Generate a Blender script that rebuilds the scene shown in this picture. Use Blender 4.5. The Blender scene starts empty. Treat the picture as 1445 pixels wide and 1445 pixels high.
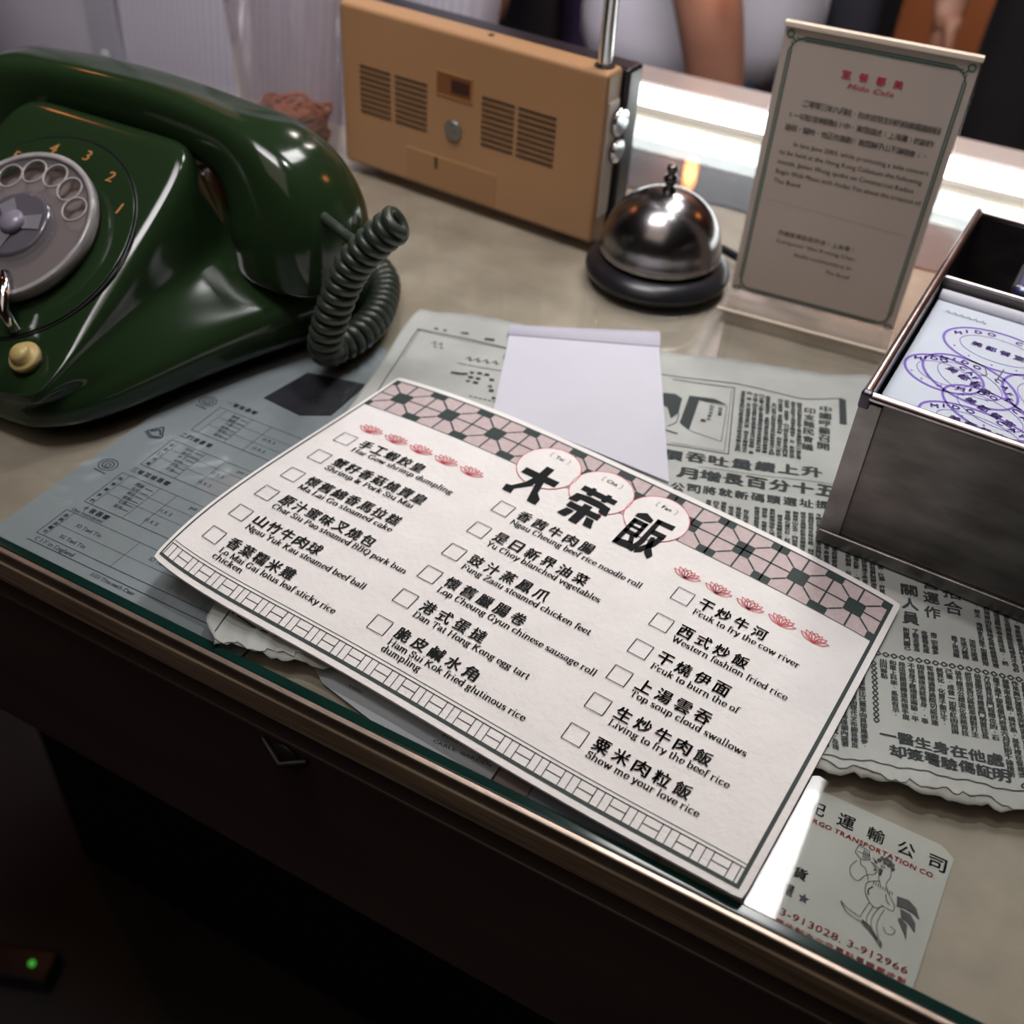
import bpy, bmesh, math, random
import numpy as np
from mathutils import Vector, Matrix
R = math.radians
random.seed(7)
sc = bpy.context.scene
COL = sc.collection
ZT = 0.95                                   # height of the counter's glass top above the floor; all z below are above the glass

# ------------------------------------------------------------------ camera, world, lights, exposure
cam_d = bpy.data.cameras.new('camera'); cam = bpy.data.objects.new('camera', cam_d); COL.objects.link(cam)
F_PX, PITCH, ROLL, YAW = 1528.3, 0.71678, 0.07129, R(25)
cam_d.sensor_width = 36; cam_d.lens = 36*F_PX/1445; cam_d.clip_start = .01
_fw = Vector((0, math.cos(PITCH), -math.sin(PITCH))); _up = Vector((0, math.sin(PITCH), math.cos(PITCH))); _rt = Vector((1, 0, 0))
_r = _rt*math.cos(ROLL)+_up*math.sin(ROLL); _u = -_rt*math.sin(ROLL)+_up*math.cos(ROLL)
M3 = Matrix.Rotation(YAW, 3, 'Z') @ Matrix((_r, _u, -_fw)).transposed()
cam.matrix_world = Matrix.Translation((0, 0, .36+ZT)) @ M3.to_4x4()
sc.camera = cam
cam_d.dof.use_dof = True; cam_d.dof.focus_distance = .47; cam_d.dof.aperture_fstop = 8.5

world = bpy.data.worlds.new('room_air'); sc.world = world; world.use_nodes = True
world.node_tree.nodes['Background'].inputs[0].default_value = (.55, .5, .56, 1)
world.node_tree.nodes['Background'].inputs[1].default_value = .035

def area(name, loc, size, power, color, target=None, size_y=None, spread=None):
    l = bpy.data.lights.new(name, 'AREA'); l.size = size; l.energy = power; l.color = color
    if size_y: l.shape = 'RECTANGLE'; l.size_y = size_y
    if spread: l.spread = spread
    o = bpy.data.objects.new(name, l); COL.objects.link(o); o.location = (loc[0], loc[1], loc[2]+ZT)
    if target:
        d = Vector((target[0], target[1], target[2]+ZT))-o.location
        o.rotation_euler = d.to_track_quat('-Z', 'Y').to_euler()
    return o
# added spot and fill lights without fixtures; the lit ceiling panel is built below
def spot(name, loc, target, power, color, angle, blend=1.0, size=.03):
    l = bpy.data.lights.new(name, 'SPOT'); l.energy = power; l.color = color; l.spot_size = R(angle); l.spot_blend = blend; l.shadow_soft_size = size
    o = bpy.data.objects.new(name, l); COL.objects.link(o); o.location = (loc[0], loc[1], loc[2]+ZT)
    o.rotation_euler = (Vector(target)-Vector(loc)).to_track_quat('-Z', 'Y').to_euler(); return o
spot('counter_spot', (-.02, .62, 1.25), (-.12, .40, 0), 23, (1, .975, .965), 33, 1.0, .04)
area('room_fill', (-.45, .25, 1.75), .7, 17, (1, .95, .98), (-.75, 1.5, .1), spread=1.5)
area('back_fill', (-.5, 2.55, 1.7), .6, 70, (1, .9, .85), (-.5, 3.2, -.6))
area('front_fill', (-.2, -.5, 1.5), 1.2, 5, (1, .84, .72), (-.2, .6, 0))

sc.view_settings.view_transform = 'Standard'; sc.view_settings.look = 'None'
sc.view_settings.exposure = -0.56; sc.view_settings.gamma = 1.0; sc.view_settings.use_curve_mapping = False
sc.cycles.max_bounces = 8; sc.cycles.transparent_max_bounces = 12; sc.cycles.caustics_reflective = False; sc.cycles.caustics_refractive = False
sc.cycles.use_denoising = True

# ------------------------------------------------------------------ materials
MATS = {}
def mat(name, color, rough=.5, metal=0., noise=0., nscale=40., bump=0., bscale=200., coat=0., emit=None, estr=0., spec=.5, col2=None, stretch=None):
    if name in MATS: return MATS[name]
    m = bpy.data.materials.new(name); m.use_nodes = True; nt = m.node_tree; b = nt.nodes['Principled BSDF']
    b.inputs['Base Color'].default_value = (*color, 1); b.inputs['Roughness'].default_value = rough; b.inputs['Metallic'].default_value = metal
    b.inputs['Coat Weight'].default_value = coat; b.inputs['Specular IOR Level'].default_value = spec
    if emit: b.inputs['Emission Color'].default_value = (*emit, 1); b.inputs['Emission Strength'].default_value = estr
    tc = nt.nodes.new('ShaderNodeTexCoord'); mp = nt.nodes.new('ShaderNodeMapping'); nt.links.new(tc.outputs['Object'], mp.inputs[0])
    if stretch: mp.inputs['Scale'].default_value = stretch
    if noise or col2:
        n = nt.nodes.new('ShaderNodeTexNoise'); n.inputs['Scale'].default_value = nscale; n.inputs['Detail'].default_value = 6; nt.links.new(mp.outputs[0], n.inputs['Vector'])
        r = nt.nodes.new('ShaderNodeValToRGB'); r.color_ramp.elements[0].position = .35; r.color_ramp.elements[1].position = .68
        c2 = col2 if col2 else tuple(c*(1-noise) for c in color)
        r.color_ramp.elements[0].color = (*c2, 1); r.color_ramp.elements[1].color = (*color, 1)
        nt.links.new(n.outputs['Fac'], r.inputs[0]); nt.links.new(r.outputs[0], b.inputs['Base Color'])
    if bump:
        n2 = nt.nodes.new('ShaderNodeTexNoise'); n2.inputs['Scale'].default_value = bscale; n2.inputs['Detail'].default_value = 4; nt.links.new(mp.outputs[0], n2.inputs['Vector'])
        bp = nt.nodes.new('ShaderNodeBump'); bp.inputs['Strength'].default_value = bump; bp.inputs['Distance'].default_value = .001
        nt.links.new(n2.outputs['Fac'], bp.inputs['Height']); nt.links.new(bp.outputs[0], b.inputs['Normal'])
    MATS[name] = m; return m
def clear(name, tint=(1, 1, 1), ior=1.5, rough=.0, haze=0., hazecol=(.8, .8, .8), gloss=1.0):
    """thin clear sheet: lets light straight through, reflects by Fresnel, optional milky haze"""
    m = bpy.data.materials.new(name); m.use_nodes = True; nt = m.node_tree; nt.nodes.clear()
    out = nt.nodes.new('ShaderNodeOutputMaterial'); tr = nt.nodes.new('ShaderNodeBsdfTransparent'); gl = nt.nodes.new('ShaderNodeBsdfGlossy')
    tr.inputs[0].default_value = (*tint, 1); gl.inputs['Roughness'].default_value = rough; gl.inputs[0].default_value = (gloss, gloss, gloss, 1)
    fr = nt.nodes.new('ShaderNodeFresnel'); ge = nt.nodes.new('ShaderNodeNewGeometry'); mr = nt.nodes.new('ShaderNodeMapRange')   # same reflectance from both sides of the sheet
    mr.inputs['To Min'].default_value = ior; mr.inputs['To Max'].default_value = 1/ior; nt.links.new(ge.outputs['Backfacing'], mr.inputs['Value']); nt.links.new(mr.outputs[0], fr.inputs[0]); mx = nt.nodes.new('ShaderNodeMixShader')
    nt.links.new(fr.outputs[0], mx.inputs[0]); nt.links.new(tr.outputs[0], mx.inputs[1]); nt.links.new(gl.outputs[0], mx.inputs[2]); last = mx
    if haze:
        df = nt.nodes.new('ShaderNodeBsdfDiffuse'); df.inputs[0].default_value = (*hazecol, 1); m2 = nt.nodes.new('ShaderNodeMixShader'); m2.inputs[0].default_value = haze
        nt.links.new(mx.outputs[0], m2.inputs[1]); nt.links.new(df.outputs[0], m2.inputs[2]); last = m2
    nt.links.new(last.outputs[0], out.inputs[0]); return m

BLACKINK = mat('black_ink', (.010, .012, .013), .8, spec=.2)
GREENINK = mat('dark_green_ink', (.028, .05, .045), .7, noise=.3, nscale=900)
REDINK = mat('red_ink', (.6, .06, .09), .7)
PINKINK = mat('pale_pink_ink', (.60, .49, .49), .8, noise=.12, nscale=500)
PURPLE = mat('purple_stamp_ink', (.20, .12, .52), .8, noise=.0)
CARDPAPER = mat('textured_card_paper', (.86, .84, .82), .85, noise=.05, nscale=60, bump=.55, bscale=330, spec=.2)
WHITEPAPER = mat('smooth_white_paper', (.60, .60, .67), .8, noise=.04, nscale=20, spec=.2)
NEWSPAPER = mat('aged_newsprint', (.47, .49, .46), .9, noise=.16, nscale=28, bump=.35, bscale=160, spec=.15)
NEWSINK = mat('newsprint_ink', (.035, .045, .045), .85)
BOARD = mat('beige_laminate', (.42, .36, .28), .55, noise=.3, nscale=26, bump=.05, bscale=300)
FORM = mat('blue_grey_form_paper', (.31, .35, .375), .8, noise=.14, nscale=14, spec=.2)
FORMINK = mat('faded_form_ink', (.05, .065, .10), .8)
PHONE = mat('dark_green_bakelite', (.016, .034, .013), .13, noise=.12, nscale=9, bump=.02, bscale=40, coat=.0)
STEEL = mat('worn_steel', (.36, .34, .35), .22, 1., noise=.3, nscale=30, bump=.08, bscale=120)
TIN = mat('dull_tinplate', (.21, .195, .185), .42, 1., noise=.45, nscale=26, bump=.12, bscale=150, stretch=(1, 1, 3))
CHROME = mat('bright_chrome', (.75, .75, .77), .12, 1.)
BLACKPL = mat('black_plastic', (.012, .012, .015), .3)
CREAM = mat('yellowed_cream_plastic', (.43, .235, .11), .42, noise=.08, nscale=12, bump=.03, bscale=300)
DARKSLOT = mat('dark_slot', (.06, .028, .012), .7)
SKIN = mat('tanned_skin', (.36, .17, .11), .55, noise=.1, nscale=30)

# ------------------------------------------------------------------ mesh helpers
def link(name, me, m=None, parent=None, loc=None, smooth=False, label=None):
    o = bpy.data.objects.new(name, me); COL.objects.link(o)
    if m: me.materials.append(m)
    if parent: o.parent = parent
    if loc: o.location = loc
    if smooth:
        for p in me.polygons: p.use_smooth = True
    if label: o['label'] = label
    return o
def thing(name, label, cat, loc=(0, 0, 0), rz=0., group=None, floor=False):
    o = bpy.data.objects.new(name, None); COL.objects.link(o); o.empty_display_size = .02
    o.location = (loc[0], loc[1], loc[2]+(0 if floor else ZT)); o.rotation_euler = (0, 0, rz); o['label'] = label; o['category'] = cat
    if group: o['group'] = group
    return o
class MB:
    def __init__(s): s.v = []; s.f = []
    def add(s, vs, fs):
        n = len(s.v); s.v += [tuple(v) for v in vs]; s.f += [tuple(i+n for i in f) for f in fs]; return s
    def box(s, a, b):
        x0, y0, z0 = a; x1, y1, z1 = b
        return s.add([(x0,y0,z0),(x1,y0,z0),(x1,y1,z0),(x0,y1,z0),(x0,y0,z1),(x1,y0,z1),(x1,y1,z1),(x0,y1,z1)],
                     [(0,3,2,1),(4,5,6,7),(0,1,5,4),(1,2,6,5),(2,3,7,6),(3,0,4,7)])
    def lathe(s, prof, n=48, c=(0, 0, 0)):
        vs = []; fs = []; m = len(prof)
        for r, z in prof:
            for i in range(n):
                a = 2*math.pi*i/n; vs.append((c[0]+r*math.cos(a), c[1]+r*math.sin(a), c[2]+z))
        for j in range(m-1):
            for i in range(n):
                k = (i+1) % n; fs.append((j*n+i, j*n+k, (j+1)*n+k, (j+1)*n+i))
        fs.append(tuple(range(n-1, -1, -1))); fs.append(tuple((m-1)*n+i for i in range(n)))
        return s.add(vs, fs)
    def tube(s, pts, r, n=10, cap=True):
        pts = [Vector(p) for p in pts]; rr = r if hasattr(r, '__len__') else [r]*len(pts); vs = []; fs = []; ref = None
        for i, p in enumerate(pts):
            t = (pts[min(i+1, len(pts)-1)]-pts[max(i-1, 0)]).normalized()
            if ref is None: ref = t.orthogonal().normalized()
            ref = (ref-t*ref.dot(t)).normalized(); bn = t.cross(ref)
            for k in range(n):
                a = 2*math.pi*k/n; vs.append(p+(ref*math.cos(a)+bn*math.sin(a))*rr[i])
        for i in range(len(pts)-1):
            for k in range(n):
                j = (k+1) % n; fs.append((i*n+k, i*n+j, (i+1)*n+j, (i+1)*n+k))
        if cap: fs.append(tuple(range(n-1, -1, -1))); fs.append(tuple((len(pts)-1)*n+k for k in range(n)))
        return s.add(vs, fs)
    def loft(s, secs, cap=True, closed=True):
        n = len(secs[0]); vs = [p for q in secs for p in q]; fs = []
        for i in range(len(secs)-1):
            for k in range(n if closed else n-1):
                j = (k+1) % n; fs.append((i*n+k, i*n+j, (i+1)*n+j, (i+1)*n+k))
        if cap: fs.append(tuple(range(n-1, -1, -1))); fs.append(tuple((len(secs)-1)*n+k for k in range(n)))
        return s.add(vs, fs)
    def xf(s, M): s.v = [tuple(M @ Vector(v)) for v in s.v]; return s
    def mesh(s, name):
        me = bpy.data.meshes.new(name); me.from_pydata(s.v, [], s.f)
        bm = bmesh.new(); bm.from_mesh(me); bmesh.ops.recalc_face_normals(bm, faces=bm.faces); bm.to_mesh(me); bm.free(); return me
    def build(s, name, m, parent=None, smooth=False, bevel=0, seg=2, loc=None, label=None, angle=35):
        o = link(name, s.mesh(name), m, parent, loc, smooth, label)
        if bevel:
            b = o.modifiers.new('bevel', 'BEVEL'); b.width = bevel; b.segments = seg; b.limit_method = 'ANGLE'; b.angle_limit = R(angle)
        if smooth and not bevel:
            pass
        if bevel or smooth:
            for p in o.data.polygons: p.use_smooth = True
            w = o.modifiers.new('weighted', 'WEIGHTED_NORMAL'); w.keep_sharp = True
        return o
def catmull(pts, n):
    out = []; P = [np.array(p, float) for p in pts]; P = [2*P[0]-P[1]]+P+[2*P[-1]-P[-2]]
    for i in range(1, len(P)-2):
        for k in range(n):
            t = k/n; a, b, c, d = P[i-1], P[i], P[i+1], P[i+2]
            out.append(.5*((2*b)+(-a+c)*t+(2*a-5*b+4*c-d)*t*t+(-a+3*b-3*c+d)*t**3))
    out.append(P[-2]); return out

# ------------------------------------------------------------------ flat print: glyphs, strokes, fills laid on a surface
class Print:
    """collects flat shapes in local 2-D units (mm) and lays them on a surface function S(x_mm, y_mm, lift) -> xyz"""
    def __init__(s): s.v = []; s.f = []
    def poly(s, pts):
        n = len(s.v); s.v += [tuple(p) for p in pts]; s.f.append(tuple(range(n, n+len(pts)))); return s
    def strip(s, a, b, w, step=6.):
        ax, ay = a; bx, by = b; L = math.hypot(bx-ax, by-ay)
        if L < 1e-6: return s
        nx, ny = -(by-ay)/L*w/2, (bx-ax)/L*w/2; k = max(1, int(L/step))
        for i in range(k):
            t0, t1 = i/k, (i+1)/k
            p = (ax+(bx-ax)*t0, ay+(by-ay)*t0); q = (ax+(bx-ax)*t1, ay+(by-ay)*t1)
            s.poly([(p[0]+nx, p[1]+ny), (p[0]-nx, p[1]-ny), (q[0]-nx, q[1]-ny), (q[0]+nx, q[1]+ny)])
        return s
    def line(s, pts, w, closed=False, step=6.):
        pts = list(pts)+([pts[0]] if closed else [])
        for a, b in zip(pts, pts[1:]): s.strip(a, b, w, step)
        return s
    def rect(s, x0, y0, x1, y1, w): return s.line([(x0, y0), (x1, y0), (x1, y1), (x0, y1)], w, True)
    def fill(s, x0, y0, x1, y1, step=8.):
        nx = max(1, int(abs(x1-x0)/step)); ny = max(1, int(abs(y1-y0)/step))
        for i in range(nx):
            for j in range(ny):
                a, b = x0+(x1-x0)*i/nx, x0+(x1-x0)*(i+1)/nx; c, d = y0+(y1-y0)*j/ny, y0+(y1-y0)*(j+1)/ny
                s.poly([(a, c), (b, c), (b, d), (a, d)])
        return s
    def ring(s, cx, cy, rx, ry, w, rot=0, a0=0, a1=360, n=48):
        c_, s_ = math.cos(R(rot)), math.sin(R(rot)); P = []
        for i in range(n+1):
            a = R(a0+(a1-a0)*i/n); x, y = rx*math.cos(a), ry*math.sin(a); P.append((cx+x*c_-y*s_, cy+x*s_+y*c_))
        return s.line(P, w)
    def disc(s, cx, cy, r, n=48):
        for k, (r0, r1) in enumerate(((0, r/2), (r/2, r))):
            for i in range(n):
                a, b = 2*math.pi*i/n, 2*math.pi*(i+1)/n; A = (math.cos(a), math.sin(a)); B = (math.cos(b), math.sin(b))
                q = [(cx+A[0]*r1, cy+A[1]*r1), (cx+B[0]*r1, cy+B[1]*r1), (cx+B[0]*r0, cy+B[1]*r0), (cx+A[0]*r0, cy+A[1]*r0)]
                s.poly(q[:2]+q[2:3] if r0 == 0 else q)
        return s
    def put(s, g, x, y, sx, sy, rot=0., down=True, slant=0.):
        """g = (verts, faces) in em units, y up; placed with its origin at x, y; down=True when the sheet's y axis points down"""
        n = len(s.v); c_, s_ = math.cos(R(rot)), math.sin(R(rot)); k = -1 if down else 1
        for gx, gy in g[0]:
            X = (gx+slant*gy)*sx; Y = gy*sy*k; s.v.append((x+X*c_-Y*s_, y+X*s_+Y*c_))
        s.f += [tuple(i+n for i in f) for f in g[1]]; return s
    def build(s, name, m, parent, S, lift, label=None):
        vs = [S(x, y, lift) for x, y in s.v]
        me = bpy.data.meshes.new(name); me.from_pydata(vs, [], s.f)
        return link(name, me, m, parent, label=label)

GC = {}
def glyph(ch, bold=0., res=2):
    """outline of one character of Blender's own font (its fallback covers Chinese), one em = 1"""
    key = (ch, bold)
    if key in GC: return GC[key]
    if bold:
        v0, f0, b0 = glyph(ch, 0., res); offs = ((-bold, 0), (bold, 0)) if bold < .018 else ((-bold*1.1, -bold*.35), (bold*1.1, -bold*.35), (0, bold*.6))
        vs = []; fs = []
        for dx, dy in offs:
            n = len(vs); vs += [(x+dx, y+dy) for x, y in v0]; fs += [tuple(i+n for i in f) for f in f0]
        GC[key] = (vs, fs, (b0[0]-bold, b0[1]-bold*.4, b0[2]+bold, b0[3]+bold*.6)); return GC[key]
    cu = bpy.data.curves.new('g', 'FONT'); cu.body = ch; cu.size = 1.; cu.resolution_u = res; cu.fill_mode = 'FRONT'
    o = bpy.data.objects.new('g', cu); COL.objects.link(o)
    dg = bpy.context.evaluated_depsgraph_get(); e = o.evaluated_get(dg); me = e.to_mesh()
    vs = [(v.co.x, v.co.y) for v in me.vertices]; fs = [tuple(p.vertices) for p in me.polygons]; e.to_mesh_clear()
    bpy.data.objects.remove(o); bpy.data.curves.remove(cu)
    if vs:
        x0 = min(v[0] for v in vs); x1 = max(v[0] for v in vs); y0 = min(v[1] for v in vs); y1 = max(v[1] for v in vs)
    else: x0 = x1 = y0 = y1 = 0
    GC[key] = (vs, fs, (x0, y0, x1, y1)); return GC[key]
def cjk(p, ch, x, y, w, h, bold=.02, rot=0., down=True, slant=0.):
    """one Chinese character centred in a w x h cell whose centre is x, y"""
    g = glyph(ch, bold); 
    vs = [(a-.44, b-.33) for a, b in g[0]]
    b = g[2]
    if ch not in '一，。、·': cx, cy = (b[0]+b[2])/2, (b[1]+b[3])/2
    else: cx, cy = (b[0]+b[2])/2, (b[1]+b[3])/2
    bw, bh = max(b[2]-b[0], .55), max(b[3]-b[1], .55)
    vs = [((a-cx)/max(bw, .8), (c-cy)/max(bh, .8)) for a, c in g[0]]
    p.put((vs, g[1]), x, y, w, h, rot, down, slant)
def sans(p, text, x, y, size, width=None, bold=0., rot=0., down=True, track=1., align='l', slant=0.):
    adv = []; 
    for ch in text:
        if ch == ' ': adv.append(.28*track)
        else:
            b = glyph(ch, bold)[2]; adv.append(((b[2]+max(b[0], 0)*1.0)+.03)*track if ch not in ".,'" else .25*track)
    tot = sum(adv); sx = size if width is None else width/tot
    o = 0 if align == 'l' else (-tot*sx/2 if align == 'c' else -tot*sx); c_, s_ = math.cos(R(rot)), math.sin(R(rot))
    for ch, a in zip(text, adv):
        if ch != ' ': 
            g = glyph(ch, bold); p.put((g[0], g[1]), x+o*c_, y+o*s_, sx, size, rot, down, slant)
        o += a*sx
# a small book-face alphabet drawn with a broad pen: strokes are swept by a wide flat nib
def _A(cx, cy, rx, ry, a0, a1): 
    n = max(3, int(abs(a1-a0)/24)); return [(cx+rx*math.cos(R(a0+(a1-a0)*i/n)), cy+ry*math.sin(R(a0+(a1-a0)*i/n))) for i in range(n+1)]
def _L(*a): return [(a[i], a[i+1]) for i in range(0, len(a), 2)]
def _S(x, y, h=.085): return [(x-h, y), (x+h, y)]
def _stem(x, y0, y1): return _L(x, y0, x, y1)
SER = {
'a': (.47, [_A(.22, .33, .13, .11, 160, 0), _L(.35, .33, .35, .05), _A(.41, .07, .06, .06, 180, 290), _L(.35, .27, .22, .25), _A(.21, .13, .13, .12, 90, 290), _L(.25, .02, .35, .09)]),
'b': (.52, [_stem(.1, .02, .70), _S(.06, .70, .06), _A(.26, .225, .17, .215, 170, -170)]),
'c': (.44, [_A(.24, .225, .17, .215, 45, 315)]),
'd': (.53, [_stem(.41, 0, .70), _S(.37, .70, .06), _S(.45, .0, .06), _A(.24, .225, .16, .215, 10, 350)]),
'e': (.45, [_A(.24, .225, .165, .215, 0, 315), _L(.08, .235, .40, .235)]),
'f': (.31, [_stem(.14, 0, .58), _A(.24, .58, .10, .12, 180, 40), _L(.04, .44, .28, .44), _S(.14, 0)]),
'g': (.47, [_A(.21, .30, .13, .135, 0, 360), _L(.12, .19, .10, .10, .18, .06, .34, .02), _A(.22, -.085, .16, .10, 40, -230), _L(.33, .42, .44, .43)]),
'h': (.55, [_stem(.11, 0, .70), _S(.07, .70, .06), _A(.27, .28, .15, .15, 170, 0), _stem(.42, 0, .28), _S(.11, 0), _S(.42, 0)]),
'i': (.27, [_stem(.13, 0, .44), _S(.09, .44, .06), _S(.13, 0), _L(.13, .60, .13, .64)]),
'k': (.52, [_stem(.11, 0, .70), _S(.07, .70, .06), _S(.11, 0), _L(.14, .2, .38, .43), _S(.38, .44, .07), _L(.22, .27, .42, 0), _S(.42, 0, .07)]),
'l': (.27, [_stem(.13, 0, .70), _S(.09, .70, .06), _S(.13, 0)]),
'm': (.80, [_stem(.11, 0, .44), _S(.07, .44, .06), _A(.24, .28, .13, .15, 170, 0), _stem(.37, 0, .28), _A(.52, .28, .14, .15, 170, 0), _stem(.66, 0, .28), _S(.11, 0), _S(.38, 0), _S(.66, 0)]),
'n': (.55, [_stem(.11, 0, .44), _S(.07, .44, .06), _A(.27, .28, .15, .15, 170, 0), _stem(.42, 0, .28), _S(.11, 0), _S(.42, 0)]),
'o': (.49, [_A(.245, .22, .175, .215, 0, 360)]),
'p': (.53, [_stem(.11, -.2, .44), _S(.07, .44, .06), _S(.12, -.2), _A(.27, .22, .16, .215, 170, -170)]),
'q': (.53, [_stem(.42, -.2, .44), _S(.42, -.2), _A(.25, .22, .16, .215, 10, 350)]),
'r': (.38, [_stem(.11, 0, .44), _S(.07, .44, .06), _A(.25, .30, .12, .13, 160, 50), _S(.12, 0)]),
's': (.39, [_A(.19, .33, .11, .10, 30, 260), _A(.18, .115, .13, .11, 95, -150)]),
't': (.32, [_stem(.14, .08, .58), _A(.22, .09, .08, .085, 180, 320), _L(.03, .44, .27, .44)]),
'u': (.54, [_stem(.11, .14, .44), _A(.25, .15, .14, .145, 180, 350), _stem(.41, 0, .44), _S(.07, .44, .06), _S(.37, .44, .06), _S(.45, 0, .05)]),
'v': (.47, [_L(.07, .44, .23, .01), _L(.24, .01, .39, .44), _S(.07, .44, .07), _S(.39, .44, .06)]),
'w': (.70, [_L(.07, .44, .21, .01, .34, .40), _L(.34, .40, .48, .01, .62, .44), _S(.07, .44, .07), _S(.62, .44, .06)]),
'y': (.47, [_L(.07, .44, .24, .02), _L(.40, .44, .20, -.12, .10, -.19), _S(.07, .44, .07), _S(.40, .44, .06)]),
'z': (.43, [_L(.07, .44, .36, .44, .07, 0, .37, 0)]),
'B': (.62, [_stem(.14, 0, .66), _S(.12, .66, .1), _S(.12, 0, .1), _A(.30, .50, .17, .16, 90, -90), _L(.14, .66, .30, .66), _L(.14, .34, .33, .34), _A(.33, .17, .20, .17, 90, -90), _L(.14, 0, .33, 0)]),
'C': (.64, [_A(.33, .33, .25, .33, 45, 315), _L(.52, .50, .52, .64)]),
'D': (.70, [_stem(.14, 0, .66), _S(.12, .66, .1), _S(.12, 0, .1), _L(.14, .66, .32, .66), _A(.32, .33, .28, .33, 90, -90), _L(.14, 0, .32, 0)]),
'F': (.58, [_stem(.14, 0, .66), _L(.06, .66, .50, .66, .52, .54), _L(.14, .34, .38, .34), _L(.38, .27, .38, .42), _S(.14, 0, .1)]),
'G': (.70, [_A(.33, .33, .25, .33, 45, 330), _L(.54, .03, .54, .27), _S(.54, .28, .09), _L(.52, .50, .52, .64)]),
'H': (.74, [_stem(.14, 0, .66), _stem(.58, 0, .66), _L(.14, .34, .58, .34), _S(.14, 0, .1), _S(.58, 0, .1), _S(.14, .66, .1), _S(.58, .66, .1)]),
'K': (.70, [_stem(.14, 0, .66), _S(.14, 0, .1), _S(.14, .66, .1), _L(.16, .28, .50, .64), _S(.52, .66, .09), _L(.27, .38, .56, 0), _S(.57, 0, .09)]),
'L': (.56, [_stem(.14, 0, .66), _S(.14, .66, .1), _L(.05, 0, .49, 0, .52, .14)]),
'M': (.86, [_stem(.14, 0, .66), _L(.14, .66, .42, .04), _L(.42, .04, .70, .66), _stem(.71, 0, .66), _S(.13, 0, .09), _S(.71, 0, .1), _S(.10, .66, .08), _S(.74, .66, .08)]),
'N': (.72, [_stem(.12, 0, .66), _L(.12, .66, .58, .02), _stem(.59, 0, .66), _S(.12, 0, .09), _S(.10, .66, .08), _S(.59, .66, .09)]),
'P': (.58, [_stem(.14, 0, .66), _S(.12, .66, .1), _S(.14, 0, .1), _L(.14, .66, .30, .66), _A(.30, .49, .19, .17, 90, -90), _L(.14, .32, .30, .32)]),
'Q': (.68, [_A(.33, .33, .25, .33, 0, 360), _L(.30, .02, .50, -.14, .60, -.12)]),
'S': (.50, [_A(.24, .50, .14, .15, 30, 260), _A(.23, .17, .17, .17, 95, -150), _L(.39, .52, .39, .64), _L(.07, .03, .07, .16)]),
'T': (.62, [_stem(.30, 0, .66), _L(.06, .54, .08, .66, .52, .66, .54, .54), _S(.30, 0, .1)]),
'W': (.92, [_L(.10, .66, .28, .02, .45, .60), _L(.45, .60, .62, .02, .80, .66), _S(.10, .66, .1), _S(.80, .66, .08)]),
'Y': (.62, [_L(.08, .66, .30, .30), _L(.52, .66, .30, .30), _stem(.30, 0, .30), _S(.09, .66, .09), _S(.52, .66, .08), _S(.30, 0, .1)]),
'Z': (.58, [_L(.10, .54, .10, .66, .49, .66, .08, 0, .50, 0, .52, .13)]),
'O': (.68, [_A(.33, .33, .25, .33, 0, 360)]), 'I': (.36, [_stem(.17, 0, .66), _S(.17, .66, .1), _S(.17, 0, .1)]),
'E': (.60, [_stem(.14, 0, .66), _L(.06, .66, .50, .66, .52, .54), _L(.14, .34, .38, .34), _L(.06, 0, .50, 0, .54, .14)]),
'&': (.68, [_L(.50, .44, .20, .04), _A(.24, .52, .12, .14, 320, 60), _L(.16, .42, .52, 0), _A(.22, .17, .16, .17, 120, 330), _L(.36, .08, .52, .40)]),
}
NX, NY = .056, .021
def _nib(a, b, nx=NX, ny=NY):
    (ax, ay), (bx, by) = a, b; P = [(x+i*nx, y+j*ny) for x, y in (a, b) for i in (-1, 1) for j in (-1, 1)]
    P = sorted(set(P))
    def cr(o, p, q): return (p[0]-o[0])*(q[1]-o[1])-(p[1]-o[1])*(q[0]-o[0])
    lo = []; hi = []
    for p in P:
        while len(lo) > 1 and cr(lo[-2], lo[-1], p) <= 1e-12: lo.pop()
        lo.append(p)
    for p in reversed(P):
        while len(hi) > 1 and cr(hi[-2], hi[-1], p) <= 1e-12: hi.pop()
        hi.append(p)
    return lo[:-1]+hi[:-1]
SG = {}
def serif_glyph(ch):
    if ch in SG: return SG[ch]
    adv, strokes = SER[ch]; vs = []; fs = []
    for st in strokes:
        thin = len(st) == 2 and abs(st[0][1]-st[1][1]) < 1e-6
        for a, b in zip(st, st[1:]):
            h = _nib(a, b, NX*.3 if thin else NX, NY); n = len(vs); vs += h; fs.append(tuple(range(n, n+len(h))))
    SG[ch] = (adv, vs, fs); return SG[ch]
def serif(p, text, x, y, size, width=None, rot=0., down=True):
    adv = sum(.25 if c == ' ' else serif_glyph(c)[0] for c in text); sx = size if width is None else width/adv
    for c in text:
        if c == ' ': x += .25*sx; continue
        a, vs, fs = serif_glyph(c); p.put((vs, fs), x, y, sx, size, rot, down); x += a*sx

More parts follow.
